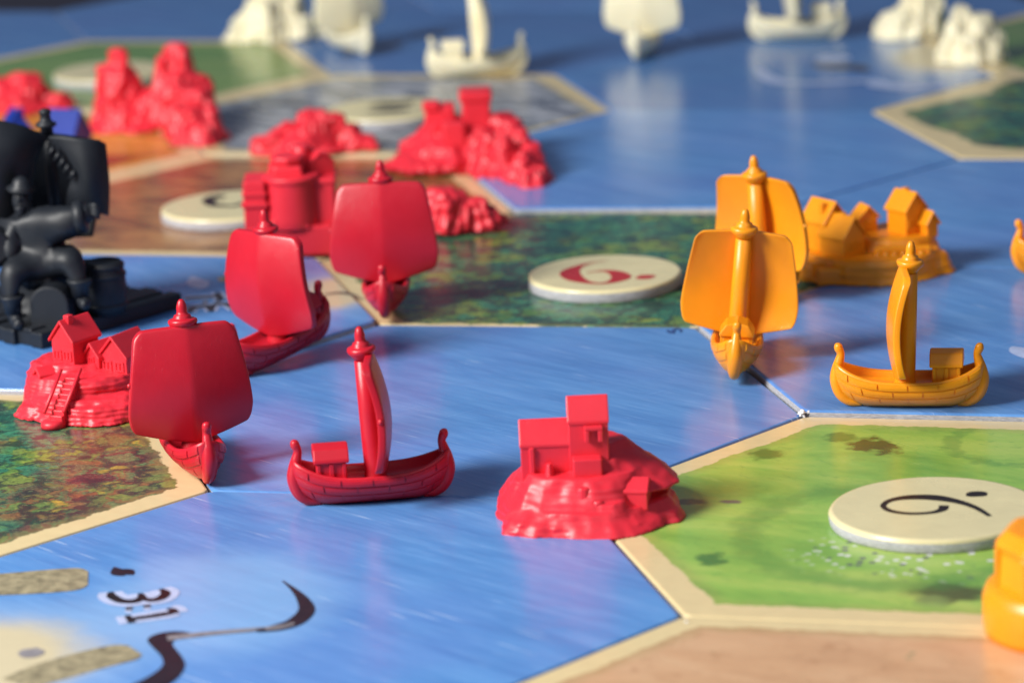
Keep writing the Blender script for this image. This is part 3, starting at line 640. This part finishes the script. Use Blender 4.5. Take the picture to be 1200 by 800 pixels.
def house(par, mat, x, y, z, w, d, h, rh, rot=0, chim=None, win=True, over=.035, name='house', door=False):
    """ridge runs along local y, gables face -y and +y"""
    e = empty(name, (x, y, z), rot); e.parent = par
    bm = bmesh.new(); hw = w / 2; hd = d / 2
    prof = [(-hw, 0), (hw, 0), (hw, h), (0, h + rh - .01), (-hw, h)]
    a = [bm.verts.new((p, -hd, q)) for p, q in prof]; b = [bm.verts.new((p, hd, q)) for p, q in prof]
    for i in range(5): bm.faces.new((a[i], a[(i + 1) % 5], b[(i + 1) % 5], b[i]))
    bm.faces.new(a[::-1]); bm.faces.new(b); fin(bm, 'wall', mat, e, False, .012)
    bm = bmesh.new(); t = .045; sl = rh / hw; ex = over
    prof = [(-hw - ex, h - ex * sl), (0, h + rh), (hw + ex, h - ex * sl), (hw + ex, h - ex * sl + t), (0, h + rh + t * 1.25), (-hw - ex, h - ex * sl + t)]
    a = [bm.verts.new((p, -hd - ex, q)) for p, q in prof]; b = [bm.verts.new((p, hd + ex, q)) for p, q in prof]
    for i in range(6): bm.faces.new((a[i], a[(i + 1) % 6], b[(i + 1) % 6], b[i]))
    bm.faces.new((a[0], a[1], a[4], a[5])); bm.faces.new((a[1], a[2], a[3], a[4])); bm.faces.new((b[0], b[5], b[4], b[1])); bm.faces.new((b[1], b[4], b[3], b[2]))
    fin(bm, 'roof', mat, e, False, .014)
    if chim:
        bm = bmesh.new(); box(bm, chim[0] - .05, chim[0] + .05, chim[1] - .05, chim[1] + .05, h + rh * .3, h + rh + chim[2]); fin(bm, 'chimney', mat, e, False, .012)
    if win:
        nf = 2 if w > .4 and h > .35 else 1
        for side in (-1, 1):
            for q in range(nf):
                zz = h * (.25 + .42 * q) if nf > 1 else h * .35
                for sx in ((-1, 1) if w > .34 else (0,)):
                    bm = bmesh.new(); cx = sx * w * .23; ww = min(.075, w * .2); hh = .085
                    for x0, x1, z0, z1 in ((cx - ww, cx - ww + .022, zz, zz + hh * 1.6), (cx + ww - .022, cx + ww, zz, zz + hh * 1.6), (cx - ww + .022, cx + ww - .022, zz, zz + .02), (cx - ww + .022, cx + ww - .022, zz + hh * 1.6 - .02, zz + hh * 1.6), (cx - .009, cx + .009, zz + .02, zz + hh * 1.6 - .02)):
                        box(bm, x0, x1, side * hd - .016, side * hd + .016, z0, z1)
                    fin(bm, 'window_frame', mat, e, False)
    return e
def steps(par, mat, x, y, z, n, w, rise, run, rot, dx=0):
    for i in range(n):
        bm = bmesh.new(); box(bm, -w / 2, w / 2, -run * .6, run * .9, -.12, rise * .9); o = fin(bm, 'step', mat, par, False, .01)
        o.location = (x + math.sin(-rot) * run * i, y + math.cos(rot) * run * i, z + rise * i); o.rotation_euler = (0, 0, rot)
VZ = -YAW
def piece(name, px, py, z=0.0):
    g = gp(px, py, z); return empty(name, (g.x, g.y, z + .003), VZ)
GI = 'moulded plastic islands and rocks'
# 1 red island with houses at the left, under the near red sail
o = piece('island_town', 112, 474, .02); tag(o, 'red island with gabled houses and steps behind the nearest left red sail', 'toy island', 'red islands and castles')
bm = bmesh.new(); lump(bm, 0, 0, 1.02, .86, .30, 0, 26, 1.08, 0, 1); lump(bm, -.1, .08, .86, .72, .30, .22, 24, 1.05, 0, 2); lump(bm, -.28, .2, .55, .45, .2, .42, 20, 1.2, 0, 3); lump(bm, -.62, -.32, .36, .3, .16, 0, 14, 1.2, .3, 4); lump(bm, .1, -.62, .5, .42, .22, 0, 16, 1.3, 0, 5)
organic(bm, 'rock_base', RED2, o, .022, .03, 4.5, .013, 105, 1, 1)
house(o, RED2, -.22, .10, .52, .40, .50, .42, .23, math.radians(-38), (.02, -.12, .10))
house(o, RED2, .12, .02, .50, .26, .36, .20, .15, math.radians(-38))
house(o, RED2, .46, -.02, .42, .44, .55, .30, .24, math.radians(-32))
house(o, RED2, -.55, -.20, .44, .18, .36, .08, .07, math.radians(-60), win=False, name='shed')
steps(o, RED2, -.40, -1.00, .10, 8, .2, .058, .062, math.radians(-25))
bm = bmesh.new(); lathe(bm, [(.16, .0), (.155, .06), (.13, .09), (0, .10)], 24, (-.46, -1.02)); fin(bm, 'landing_stone', RED2, o)
for q in (-1, 1):
    bm = bmesh.new(); tube(bm, [(-.42 + .13 * q - .01, -1.04, .20, .026), (-.42 + .13 * q + .20, -.56, .66, .026)], 8); fin(bm, 'stair_rail', RED2, o)
# 2 red island in the centre, seen from behind
o = piece('island_town', 690, 602, 0); tag(o, 'red rocky island with a square tower on the edge of the bright pasture', 'toy island', 'red islands and castles')
bm = bmesh.new(); lump(bm, 0, .05, 1.10, .96, .26, 0, 28, 1.0, 0, 6, .1, 0, .05); lump(bm, -.05, .08, 1.05, .72, .50, .1, 26, 1.0, 0, 7, .15, -.02, .1); lump(bm, .18, .2, .86, .30, .50, .36, 20, 1.05, 0, 8, .15, -.02, .05); lump(bm, -.5, .0, .5, .4, .5, .0, 16, 1, 0, 9, .2); lump(bm, -.45, -.35, .5, .30, .30, 0, 16, 1.3, .5, 9, .3); lump(bm, .2, -.5, .36, .26, .34, 0, 14, 1.1, 0, 10); lump(bm, .65, -.2, .45, .26, .26, 0, 14, 1.2, .2, 11)
organic(bm, 'rock_base', RED2, o, .022, .028, 2.8, .009, 70, 1, 7, 0)
house(o, RED2, .03, -.06, .45, .36, .47, .74, .25, math.radians(90), None, False, .012, 'tower')
house(o, RED2, -.38, .0, .34, .44, .80, .58, .24, math.radians(90), None, False, .012)
bm = bmesh.new(); box(bm, -.02, .04, -.34, -.20, .98, 1.12); box(bm, .14, .20, -.34, -.20, .98, 1.12); box(bm, -.02, .20, -.34, -.20, 1.12, 1.17); fin(bm, 'tower_window', RED2, o, False, .012)
bm = bmesh.new(); box(bm, -.18, .18, -.42, -.15, .36, .80, top=.97); fin(bm, 'lean_to', RED2, o, False, .02)
house(o, RED2, .46, -.36, .20, .40, .52, .20, .10, math.radians(80), None, False, .01, 'shed')
bm = bmesh.new(); box(bm, -.68, -.62, -.26, -.2, .4, .92); fin(bm, 'corner_post', RED2, o, False, .012)
bm = bmesh.new(); lump(bm, -.45, -.3, .16, .05, .36, .38, 10, .6, 0, 3, .2); fin(bm, 'buttress', RED2, o, False, .03, 3)
for a_, b_, c_, r_ in ((-.06, -.60, .34, .12), (.10, -.66, .2, .13)):
    bm = bmesh.new(); lump(bm, a_, b_, r_, r_ * .6, c_ + .16, .02, 9, 1, 0, a_ * 7, .35); fin(bm, 'boulder', RED2, o, False, .05, 3)
# 3 orange island town
o = piece('island_town', 1026, 318, RZ); tag(o, 'orange island with five steep gabled houses behind the orange ships', 'toy island', 'orange islands and towers')
bm = bmesh.new(); lump(bm, -.05, .1, 1.08, .98, .36, 0, 28, 1.05, 0, 12, .1); lump(bm, .3, .25, .72, .6, .24, .32, 22, 1.0, 0, 13); lump(bm, .85, -.1, .36, .2, .30, 0, 16, 1, 0, 14, .2); lump(bm, -.72, -.2, .42, .36, .3, 0, 14, 1.2, 0, 15)
organic(bm, 'rock_base', ORANGE, o, .03, .02, 3.0, .010, 50, 2, 17)
house(o, ORANGE, -.74, .10, .36, .42, .5, .46, .26, math.radians(35), (-.12, -.1, .02))
house(o, ORANGE, -.52, -.28, .32, .44, .5, .34, .26, math.radians(40), (.12, .1, .04))
house(o, ORANGE, -.10, .42, .5, .30, .26, .26, .14, math.radians(20))
house(o, ORANGE, .50, .18, .50, .40, .42, .42, .22, math.radians(36), (.1, .12, .05))
house(o, ORANGE, .80, .02, .50, .20, .24, .22, .14, math.radians(30), win=False, name='shed')
bm = bmesh.new(); box(bm, -.95, .12, -.80, -.62, 0, .26); box(bm, -.06, .80, -.46, -.30, 0, .46); fin(bm, 'quay_wall', ORANGE, o, False, .05, 3)
for q in range(6):
    bm = bmesh.new(); lathe(bm, [(.055, .28), (.05, .36), (.03, .40), (0, .41)], 10, (-.02 + q * .13, -.50 + .02 * (q % 2))); fin(bm, 'bollard', ORANGE, o)
# 4 red keep behind the head-on red ship
o = piece('castle_keep', 345, 296, RZ); tag(o, 'red castle keep with round tower behind the shiny red sail', 'toy castle', 'red islands and castles')
bm = bmesh.new(); box(bm, -.72, .66, -.3, .8, 0, .48, top=.98); fin(bm, 'plinth', RED2, o, False, .04, 3)
bm = bmesh.new(); box(bm, -.74, -.38, -.25, .55, .44, 1.22, top=.96); box(bm, -.77, -.35, -.28, .6, .80, .88); box(bm, -.76, -.36, -.27, .58, .98, 1.04); fin(bm, 'bastion', RED2, o, False, .04, 3)
bm = bmesh.new(); lathe(bm, [(.44, .44), (.44, .6), (.42, 1.14), (.45, 1.17), (.46, 1.24), (.43, 1.27), (0, 1.27)], 36, (.02, .06)); fin(bm, 'round_tower', RED2, o, bev=.015)
bm = bmesh.new(); box(bm, .16, .70, -.12, .62, .44, 1.16, top=.97); box(bm, .14, .72, -.14, .64, 1.1, 1.2); fin(bm, 'side_wall', RED2, o, False, .03, 3)
bm = bmesh.new(); box(bm, -.36, .30, -.34, -.02, .44, .62, top=.8); box(bm, -.34, .1, -.1, .3, 1.2, 1.44, top=.92); fin(bm, 'upper_block', RED2, o, False, .03, 3)
bm = bmesh.new(); lathe(bm, [(.25, 1.26), (.24, 1.44), (.28, 1.47), (.28, 1.54), (.25, 1.56), (0, 1.56)], 8, (-.02, .1)); fin(bm, 'turret', RED2, o, bev=.012)
bm = bmesh.new(); box(bm, -.26, .22, -.18, .1, 1.25, 1.42, top=.9); fin(bm, 'battlement', RED2, o, False, .03)
house(o, RED2, .40, .45, 1.14, .44, .5, .22, .16, math.radians(25), (.0, -.1, .02), False, .01, 'roof_house')
bm = bmesh.new(); lump(bm, .1, .4, .3, .16, .55, 1.1, 10, 1, 0, 16, .5, .1, 0); fin(bm, 'broken_wall', RED2, o, False, .03, 2)
# rocks
def rocks(px, py, z, lumps, label, group='red islands and castles', mat=RED2, cols=.06, name='rocky_island', cat='toy island', amp=.05, seed=0):
    o = piece(name, px, py, z); tag(o, label, cat, group); bm = bmesh.new()
    for i, l in enumerate(lumps): lump(bm, l[0], l[1], l[2], l[3], l[4], l[5] if len(l) > 5 else 0, 9, 1, 0, i + seed, .6, 0, 0, .5)
    organic(bm, 'rock_base', mat, o, .035, amp, 3.5, 0, 0, 1, seed, cols); return o
rocks(548, 268, .05, [(-.4, 0, .45, .3, .62), (-.1, .05, .36, .22, .55), (.15, 0, .3, .2, .46), (.38, .08, .24, .14, .32), (.55, .14, .16, .08, .18)], 'low red ridge running right from behind the head-on red ship', cols=.07, seed=21)
o = rocks(545, 196, .02, [(-.35, .3, 1.05, .7, .4), (-.25, .35, .75, .5, .4, .3), (.35, .1, .9, .5, .55), (.3, -.3, .35, .12, .75), (.6, -.42, .34, .12, .6), (.85, -.1, .45, .2, .8), (.45, -.8, .38, .14, .72), (.7, -1.2, .38, .14, .74), (1.0, -.8, .42, .18, .78), (1.0, -1.6, .34, .14, .55), (1.2, -1.3, .36, .16, .6), (1.15, -2.0, .28, .12, .32), (1.35, -1.7, .26, .1, .3), (1.1, -.3, .35, .12, .5), (.05, -.2, .3, .14, .5), (.6, .35, .5, .3, .8)], 'red crag with two square blocks on top beside the mountain tile', cols=.06, seed=30)
bm = bmesh.new(); box(bm, -.68, -.12, .1, .6, .5, 1.08, top=.92); box(bm, -.70, -.40, .06, .4, 1.0, 1.16); fin(bm, 'left_block', RED2, o, False, .05, 3)
bm = bmesh.new(); box(bm, -.02, .50, .1, .6, .5, 1.28, top=.95); box(bm, -.05, .53, .07, .63, 1.12, 1.32); fin(bm, 'right_block', RED2, o, False, .05, 3)
bm = bmesh.new(); box(bm, -.38, .05, -.35, .0, .4, .86, top=.92); fin(bm, 'front_block', RED2, o, False, .05, 3)
rocks(370, 178, .03, [(-.95, 0, .26, .2, .3), (-.7, 0, .26, .2, .38), (-.4, .05, .34, .22, .5), (0, .1, .42, .3, .68), (.3, .08, .38, .24, .62), (.65, .05, .32, .2, .42), (.9, 0, .28, .15, .24), (-.2, 0, .6, .5, .3)], 'low red mound of boulders between the grain and mountain tiles', cols=.05, seed=41)
o = rocks(188, 150, .02, [(-.75, .2, .62, .42, .45), (-.75, .25, .55, .34, 1.15), (-.72, .2, .36, .24, 1.45), (-.2, .25, .55, .38, .62), (.35, .2, .6, .4, 1.0), (.45, .25, .48, .28, 1.5), (.1, .2, .26, .18, 1.3), (.75, .1, .45, .22, .95), (.5, -.5, .45, .22, .85), (.85, -.7, .42, .22, .8), (.45, -1.1, .38, .2, .62), (.75, -1.4, .38, .18, .6), (1.05, -1.3, .36, .16, .55), (.6, -1.75, .3, .16, .32), (.95, -1.8, .3, .16, .34), (-.5, -.05, .5, .3, .3)], 'red rocky island with two rounded peaks on the grain tile', cols=.03, seed=50)
rocks(34, 128, .02, [(-.5, 0, .5, .35, .5), (-.05, 0, .48, .3, .66), (.25, 0, .4, .25, .45), (.6, 0, .32, .2, .25), (-.2, 0, .7, .6, .3)], 'red boulder mound at the far left behind the blue piece', cols=.03, seed=61)
# white rocks
rocks(318, 46, .02, [(-.5, 0, .55, .25, .55), (-.1, 0, .6, .35, .85), (.3, .1, .5, .3, .75), (.1, .2, .45, .3, 1.15), (.65, .0, .42, .3, .4), (-.7, .05, .36, .2, .25), (.55, .3, .3, .2, 1.3)], 'large white rock at the top left behind the green pasture tile', 'white rocks', CREAM, .03, seed=70)
rocks(1072, 44, .02, [(-.35, 0, .5, .4, .45), (0, .1, .55, .45, .55), (.3, .1, .45, .35, .8), (.05, .15, .35, .3, 1.1)], 'left of the two white rocks at the top right, a rounded lump', 'white rocks', CREAM, .02, seed=80)
rocks(1134, 72, .02, [(-.25, 0, .42, .25, .75), (-.1, .1, .3, .2, 1.05), (.2, 0, .45, .32, .68), (.42, -.05, .36, .25, .52), (.25, .1, .32, .25, .85), (.05, 0, .5, .4, .5)], 'right of the two white rocks at the top right, a jagged lump', 'white rocks', CREAM, .03, seed=90)
# blue piece behind the black one
o = piece('blue_settlement', 62, 205, .02); tag(o, 'dark blue house shaped piece peeping over the black sail', 'toy house')
house(o, BLUEP, .26, .3, 0, .75, .62, .38, .30, math.radians(70), None, False, .02, 'house')
house(o, BLUEP, -.62, .25, 0, .70, .6, .42, .30, math.radians(15), (.1, 0, .05), False, .02, 'house')
for h_ in [x for x in bpy.data.objects if x.parent == o]: h_.scale = (1, 1, 1.55)
# orange tower piece at the lower right corner
g = gp(1250, 740, 0); o = empty('watch_tower', (g.x, g.y, .003), VZ); tag(o, 'blurred orange tower with wide round foot cut off at bottom right', 'toy tower', 'orange islands and towers')
bm = bmesh.new(); lathe(bm, [(.86, 0), (.88, .12), (.88, .42), (.84, .52), (.78, .56), (0, .57)], 40); fin(bm, 'round_foot', ORANGE, o)
bm = bmesh.new(); lathe(bm, [(.74, .55), (.73, .7), (.71, .94), (.75, .98), (.75, 1.04), (.62, 1.15), (0, 1.16)], 8); fin(bm, 'shaft', ORANGE, o, False, .04, 3)
for k in range(8):
    a = k * math.pi / 4; bm = bmesh.new(); box(bm, -.04, .04, -.05, .05, .55, .98); q = fin(bm, 'rib', ORANGE, o, False, .02); q.location = (.71 * math.cos(a), .71 * math.sin(a), 0); q.rotation_euler = (0, 0, a)
# ---------------------------------------------------------------- black pirate piece
g = gp(50, 410, RZ); r = empty('pirate_camp', (g.x, g.y, RZ + .003), VZ)
tag(r, 'black moulded pirate camp with torn sail, barrel and planked raft at the left edge', 'toy figure')
DA = math.atan2(2.1, 1.85)      # the raft runs away to the right
for k in range(11):
    bm = bmesh.new(); wdt = .27; L0 = .06 * math.sin(k * 2.1); L1 = 2.75 + .07 * math.sin(k * 3.7 + 1)
    box(bm, L0, L1, .012, wdt - .012, 0, .235 + .02 * math.sin(k * 1.7))
    q = fin(bm, 'raft_plank', BLACK, r, False, .025); q.rotation_euler = (0, 0, DA); q.location = (-math.sin(DA) * wdt * k, math.cos(DA) * wdt * k, 0)
bm = bmesh.new(); box(bm, .03, 2.7, .02, 2.9, .02, .2); q = fin(bm, 'raft_deck', BLACK, r, False); q.rotation_euler = (0, 0, DA)
P_ = ppc(50, 402)
def lp(px, py, dep):   # local point: at depth dep (cm behind the near corner) seen at that pixel
    x = (px - 50) / P_ * (1 + dep / 44); 
    z = ((402 - py) / P_ * (1 + dep / 44) - dep * .255) / .967
    return x + .046 * 0, dep, z
def LP(px, py, dep): x, y, z = lp(px, py, dep); return Vector((x, y, z))
# barrel
b0 = LP(115, 340, 1.15); bm = bmesh.new(); bz = .22
lathe(bm, [(.27, 0), (.30, .12), (.315, .33), (.30, .55), (.275, .68), (.255, .70), (.25, .675), (0, .67)], 30); bo = fin(bm, 'barrel', BLACK, r); bo.location = (b0.x, b0.y, bz); bo.scale = (1, 1, 1.12)
for zz, rr in ((.12, .305), (.52, .307), (.64, .29)):
    bm = bmesh.new(); lathe(bm, [(rr - .02, zz - .03), (rr + .012, zz - .025), (rr + .015, zz + .02), (rr - .02, zz + .03)], 30); fin(bm, 'barrel_hoop', BLACK, bo)
# round topped chest slab
c0 = LP(58, 364, .55); bm = bmesh.new(); prof = [(-.29, 0), (.29, 0)] + [(.29 * math.cos(a), .36 + .26 * math.sin(a)) for a in [math.pi * i / 12 for i in range(13)]]
a = [bm.verts.new((x, -.12, z)) for x, z in prof]; b = [bm.verts.new((x, .25, z)) for x, z in prof]
for i in range(len(a)): bm.faces.new((a[i], a[(i + 1) % len(a)], b[(i + 1) % len(a)], b[i]))
bm.faces.new(a[::-1]); bm.faces.new(b); ch = fin(bm, 'chest', BLACK, r, False, .03, 3); ch.location = (c0.x, c0.y, .2); ch.rotation_euler = (0, 0, -.15)
# seated figure, one skinned surface
def skin(name, nodes, edges, mat, parent, root=0, sub=2):
    me = bpy.data.meshes.new(name); me.from_pydata([n[:3] for n in nodes], edges, []); ob = link(name, me, parent, [mat])
    sk = ob.modifiers.new('skin', 'SKIN'); me.skin_vertices.new() if not me.skin_vertices else None
    for i, n in enumerate(nodes):
        v = me.skin_vertices[0].data[i]; v.radius = (n[3], n[3]); v.use_root = (i == root)
    sk.use_smooth_shade = True; ss = ob.modifiers.new('sub', 'SUBSURF'); ss.levels = sub; ss.render_levels = sub; return ob
def V4(px, py, dep, rad): x, y, z = lp(px, py, dep); return (x, y, z, rad)   # joint and its radius
N_ = [V4(48, 298, 1.15, .30), V4(44, 278, 1.15, .32), V4(42, 260, 1.12, .30), V4(33, 244, 1.08, .13), V4(28, 232, 1.02, .14), V4(26, 219, 1.02, .11),
      V4(60, 262, .95, .33), V4(82, 258, .85, .29), V4(102, 249, .78, .16), V4(113, 244, .75, .10),
      V4(18, 264, 1.0, .22), V4(8, 286, .85, .19), V4(22, 302, .78, .12),
      V4(70, 304, .85, .24), V4(84, 298, .68, .25), V4(91, 322, .60, .13), V4(93, 348, .6, .11), V4(102, 354, .42, .09),
      V4(30, 308, .8, .22), V4(12, 310, .55, .23), V4(13, 336, .5, .13), V4(17, 366, .5, .11), V4(22, 374, .3, .09)]
E_ = [(0, 1), (1, 2), (2, 3), (3, 4), (4, 5), (2, 6), (6, 7), (7, 8), (8, 9), (2, 10), (10, 11), (11, 12), (0, 13), (13, 14), (14, 15), (15, 16), (16, 17), (0, 18), (18, 19), (19, 20), (20, 21), (21, 22)]
fg = skin('pirate_figure', N_, E_, BLACK, r)
_tx = bpy.data.textures.new('cloth_folds', 'CLOUDS'); _tx.noise_scale = .16; _tx.noise_depth = 2
dm = fg.modifiers.new('folds', 'DISPLACE'); dm.texture = _tx; dm.strength = .07; dm.mid_level = .5
cq = LP(46, 300, 1.05); bm = bmesh.new()
lathe(bm, [(.27, .14), (.31, .02), (.37, -.12), (.44, -.26), (.40, -.27), (.2, -.1), (0, 0)], 30)
for v in bm.verts:
    a_ = math.atan2(v.co.y, v.co.x); k_ = 1 + .09 * math.sin(a_ * 9) * (1 if v.co.z < 0 else .2); v.co.x *= k_; v.co.y *= k_
q = fin(bm, 'coat_skirt', BLACK, r); q.location = cq; q.rotation_euler = (.22, .05, 0)
for (px_, py_, d_) in ((92, 330, .6), (14, 345, .5)):
    c_ = LP(px_, py_, d_); bm = bmesh.new(); lathe(bm, [(.12, -.16), (.135, -.02), (.185, .06), (.19, .09), (.14, .10), (0, .1)], 18); q = fin(bm, 'boot_cuff', BLACK, r); q.location = c_
c_ = LP(96, 252, .8); bm = bmesh.new(); lathe(bm, [(.16, -.09), (.235, -.07), (.25, .05), (.2, .09), (.1, .1)], 18, M=Matrix.Rotation(1.45, 4, 'Y')); q = fin(bm, 'sleeve_cuff', BLACK, r); q.location = c_
# hand with fingers at the end of the reaching arm
hc = LP(110, 243, .76)
for k in range(5):
    a = -.5 + k * .28; bm = bmesh.new()
    tube(bm, [(hc.x - .02, hc.y - .02, hc.z + .05 - k * .028, .036), (hc.x + .07, hc.y - .08, hc.z + .06 - k * .034, .034), (hc.x + .11 + (.015 if k in (1, 2) else 0), hc.y - .09, hc.z + .02 - k * .034, .03), (hc.x + .10, hc.y - .05, hc.z - .02 - k * .030, .024)], 8)
    fin(bm, 'finger', BLACK, r)
# belt, hat, face
bc = LP(44, 286, 1.12); bm = bmesh.new(); lathe(bm, [(.27, -.04), (.31, -.03), (.31, .03), (.27, .04)], 24); q = fin(bm, 'belt', BLACK, r); q.location = bc; q.rotation_euler = (.1, -.2, 0)
bk = LP(22, 290, .86); bm = bmesh.new(); box(bm, -.07, .07, -.03, .03, -.05, .05); q = fin(bm, 'buckle', BLACK, r, False, .015); q.location = bk
hh = LP(29, 217, 1.05); bm = bmesh.new(); lathe(bm, [(.0, -.02), (.2, -.02), (.22, .0), (.14, .05), (.12, .13), (.05, .18), (0, .19)], 20); q = fin(bm, 'hat', BLACK, r); q.location = hh; q.rotation_euler = (.15, .1, 0)
ns = LP(27, 230, .92)
bm = bmesh.new(); lump(bm, 0, 0, .035, .015, .07, -.03, 8); q = fin(bm, 'nose', BLACK, r); q.location = ns; q.rotation_euler = (1.3, 0, 0)
for sx in (-1, 1):
    bm = bmesh.new(); bmesh.ops.create_icosphere(bm, subdivisions=2, radius=.028); q = fin(bm, 'eye', BLACK, r); q.location = (ns.x + sx * .055, ns.y + .02, ns.z + .045)
bm = bmesh.new(); tube(bm, catmull([(ns.x - .06, ns.y + .02, ns.z - .07, .014), (ns.x, ns.y, ns.z - .085, .018), (ns.x + .06, ns.y + .02, ns.z - .07, .014)], 4), 8); fin(bm, 'mouth', BLACK, r)
bm = bmesh.new(); tube(bm, catmull([(ns.x, ns.y + .02, ns.z - .1, .09), (ns.x + .01, ns.y + .03, ns.z - .2, .08), (ns.x + .02, ns.y + .05, ns.z - .3, .03)], 4), 10); fin(bm, 'beard', BLACK, r)
# big round cask end at the far left
cc = LP(-6, 282, .75); bm = bmesh.new(); M = Matrix.Translation(cc) @ Matrix.Rotation(1.45, 4, 'X') @ Matrix.Rotation(.35, 4, 'Y')
lathe(bm, [(0, -.3), (.26, -.3), (.30, -.22), (.30, -.18), (.33, -.12), (.33, -.05), (.31, 0), (.25, .06), (.25, .1), (.2, .08), (0, .08)], 30, M=M); fin(bm, 'cask', BLACK, r)
# bundle behind the arm
bm = bmesh.new(); c1 = LP(88, 285, 1.35); lump(bm, c1.x, c1.y, .34, .26, .75, .2, 14, 1.1, 0, 5, .25); organic(bm, 'sack', BLACK, r, .035, .03, 4, 0, 0, 2, 9)
bm = bmesh.new(); c1 = LP(40, 300, 1.7); lump(bm, c1.x, c1.y, .55, .4, .9, .2, 14, 1.2, 0, 6, .2); organic(bm, 'cargo_heap', BLACK, r, .04, .03, 3, 0, 0, 2, 11)
# sail sheets
def sheet(name, pts, thick=.07, bow=.25, parent=r):
    """pts (px,py,dep) outline"""
    bm = bmesh.new(); A = [LP(*p) for p in pts]; vs = [bm.verts.new(p) for p in A]
    f = bm.faces.new(vs); bmesh.ops.triangulate(bm, faces=[f])
    bmesh.ops.subdivide_edges(bm, edges=bm.edges[:], cuts=3, use_grid_fill=True)
    ob = fin(bm, name, BLACK, parent); s = ob.modifiers.new('sol', 'SOLIDIFY'); s.thickness = thick; s.offset = 0
    b = ob.modifiers.new('bevel', 'BEVEL'); b.width = .018; b.segments = 2; b.limit_method = 'ANGLE'; b.angle_limit = .8
    return ob
def grid_sheet(name, rows, thick=.08, parent=r):
    """rows of (px,py,dep), same length; smooth patch"""
    R2 = [catmull(rw, 5) for rw in rows]; C2 = list(zip(*R2)); C3 = [catmull(c, 5) for c in C2]
    bm = bmesh.new(); V = [[bm.verts.new(LP(*p)) for p in c] for c in C3]
    for i in range(len(V) - 1):
        for j in range(len(V[0]) - 1): bm.faces.new((V[i][j], V[i + 1][j], V[i + 1][j + 1], V[i][j + 1]))
    ob = fin(bm, name, BLACK, parent); s = ob.modifiers.new('sol', 'SOLIDIFY'); s.thickness = thick; s.offset = 0
    b = ob.modifiers.new('bevel', 'BEVEL'); b.width = .02; b.segments = 2; b.limit_method = 'ANGLE'; b.angle_limit = .9
    return ob
grid_sheet('sail_left', [[(-90, 118, 1.7), (-45, 125, 1.5), (-5, 137, 1.35), (30, 147, 1.5), (57, 161, 1.75)],
                         [(-95, 165, 1.6), (-50, 170, 1.3), (-8, 180, 1.1), (25, 178, 1.25), (44, 182, 1.65)],
                         [(-95, 230, 1.6), (-50, 235, 1.35), (-12, 235, 1.2), (15, 228, 1.3), (34, 222, 1.6)],
                         [(-90, 300, 1.7), (-50, 300, 1.5), (-12, 300, 1.4), (10, 290, 1.45), (24, 275, 1.6)]])
grid_sheet('sail_right', [[(57, 160, 1.75), (75, 161, 1.62), (98, 165, 1.55), (113, 167, 1.62), (120, 171, 1.75)],
                          [(72, 185, 1.72), (84, 186, 1.58), (100, 188, 1.5), (114, 190, 1.58), (121, 192, 1.72)],
                          [(82, 206, 1.7), (90, 208, 1.58), (102, 210, 1.5), (114, 212, 1.6), (121, 214, 1.75)],
                          [(76, 222, 1.7), (88, 224, 1.6), (102, 228, 1.55), (113, 230, 1.65), (119, 232, 1.8)],
                          [(71, 244, 1.75), (85, 246, 1.65), (100, 248, 1.65), (112, 250, 1.7), (116, 252, 1.85)]])
grid_sheet('sail_back', [[(10, 150, 2.3), (60, 158, 2.2), (112, 168, 2.15)], [(0, 210, 2.4), (60, 210, 2.4), (110, 210, 2.3)], [(0, 275, 2.2), (60, 275, 2.2), (95, 275, 2.1)]])
for k, (x, y) in enumerate(((62, 176), (68, 182), (73, 189), (78, 196), (84, 203))):
    bm = bmesh.new(); p0 = LP(x + 2, y - 5, 1.58); p1 = LP(x + 1, y, 1.5); p2 = LP(x - 4, y + 6, 1.52); tube(bm, [(*p0, .03), (*p1, .035), (*p2, .022)], 8); fin(bm, 'lacing', BLACK, r)
bm = bmesh.new(); tube(bm, [(*LP(58, 300, 1.95), .1), (*LP(56, 200, 1.95), .09), (*LP(55, 150, 1.9), .085)], 14); fin(bm, 'mast', BLACK, r)
m0 = LP(55, 157, 1.8); bm = bmesh.new(); lathe(bm, [(.09, 0), (.085, .08), (.15, .11), (.16, .15), (.10, .18), (.08, .22), (.075, .28), (.09, .31), (.085, .35), (.04, .37), (0, .37)], 16); q = fin(bm, 'finial', BLACK, r); q.location = m0
bm = bmesh.new(); tube(bm, catmull([(*(LP(46, 170, 1.6)), .03), (*(LP(38, 192, 1.5)), .035), (*(LP(34, 214, 1.45)), .03)], 4), 8); fin(bm, 'rope', BLACK, r)
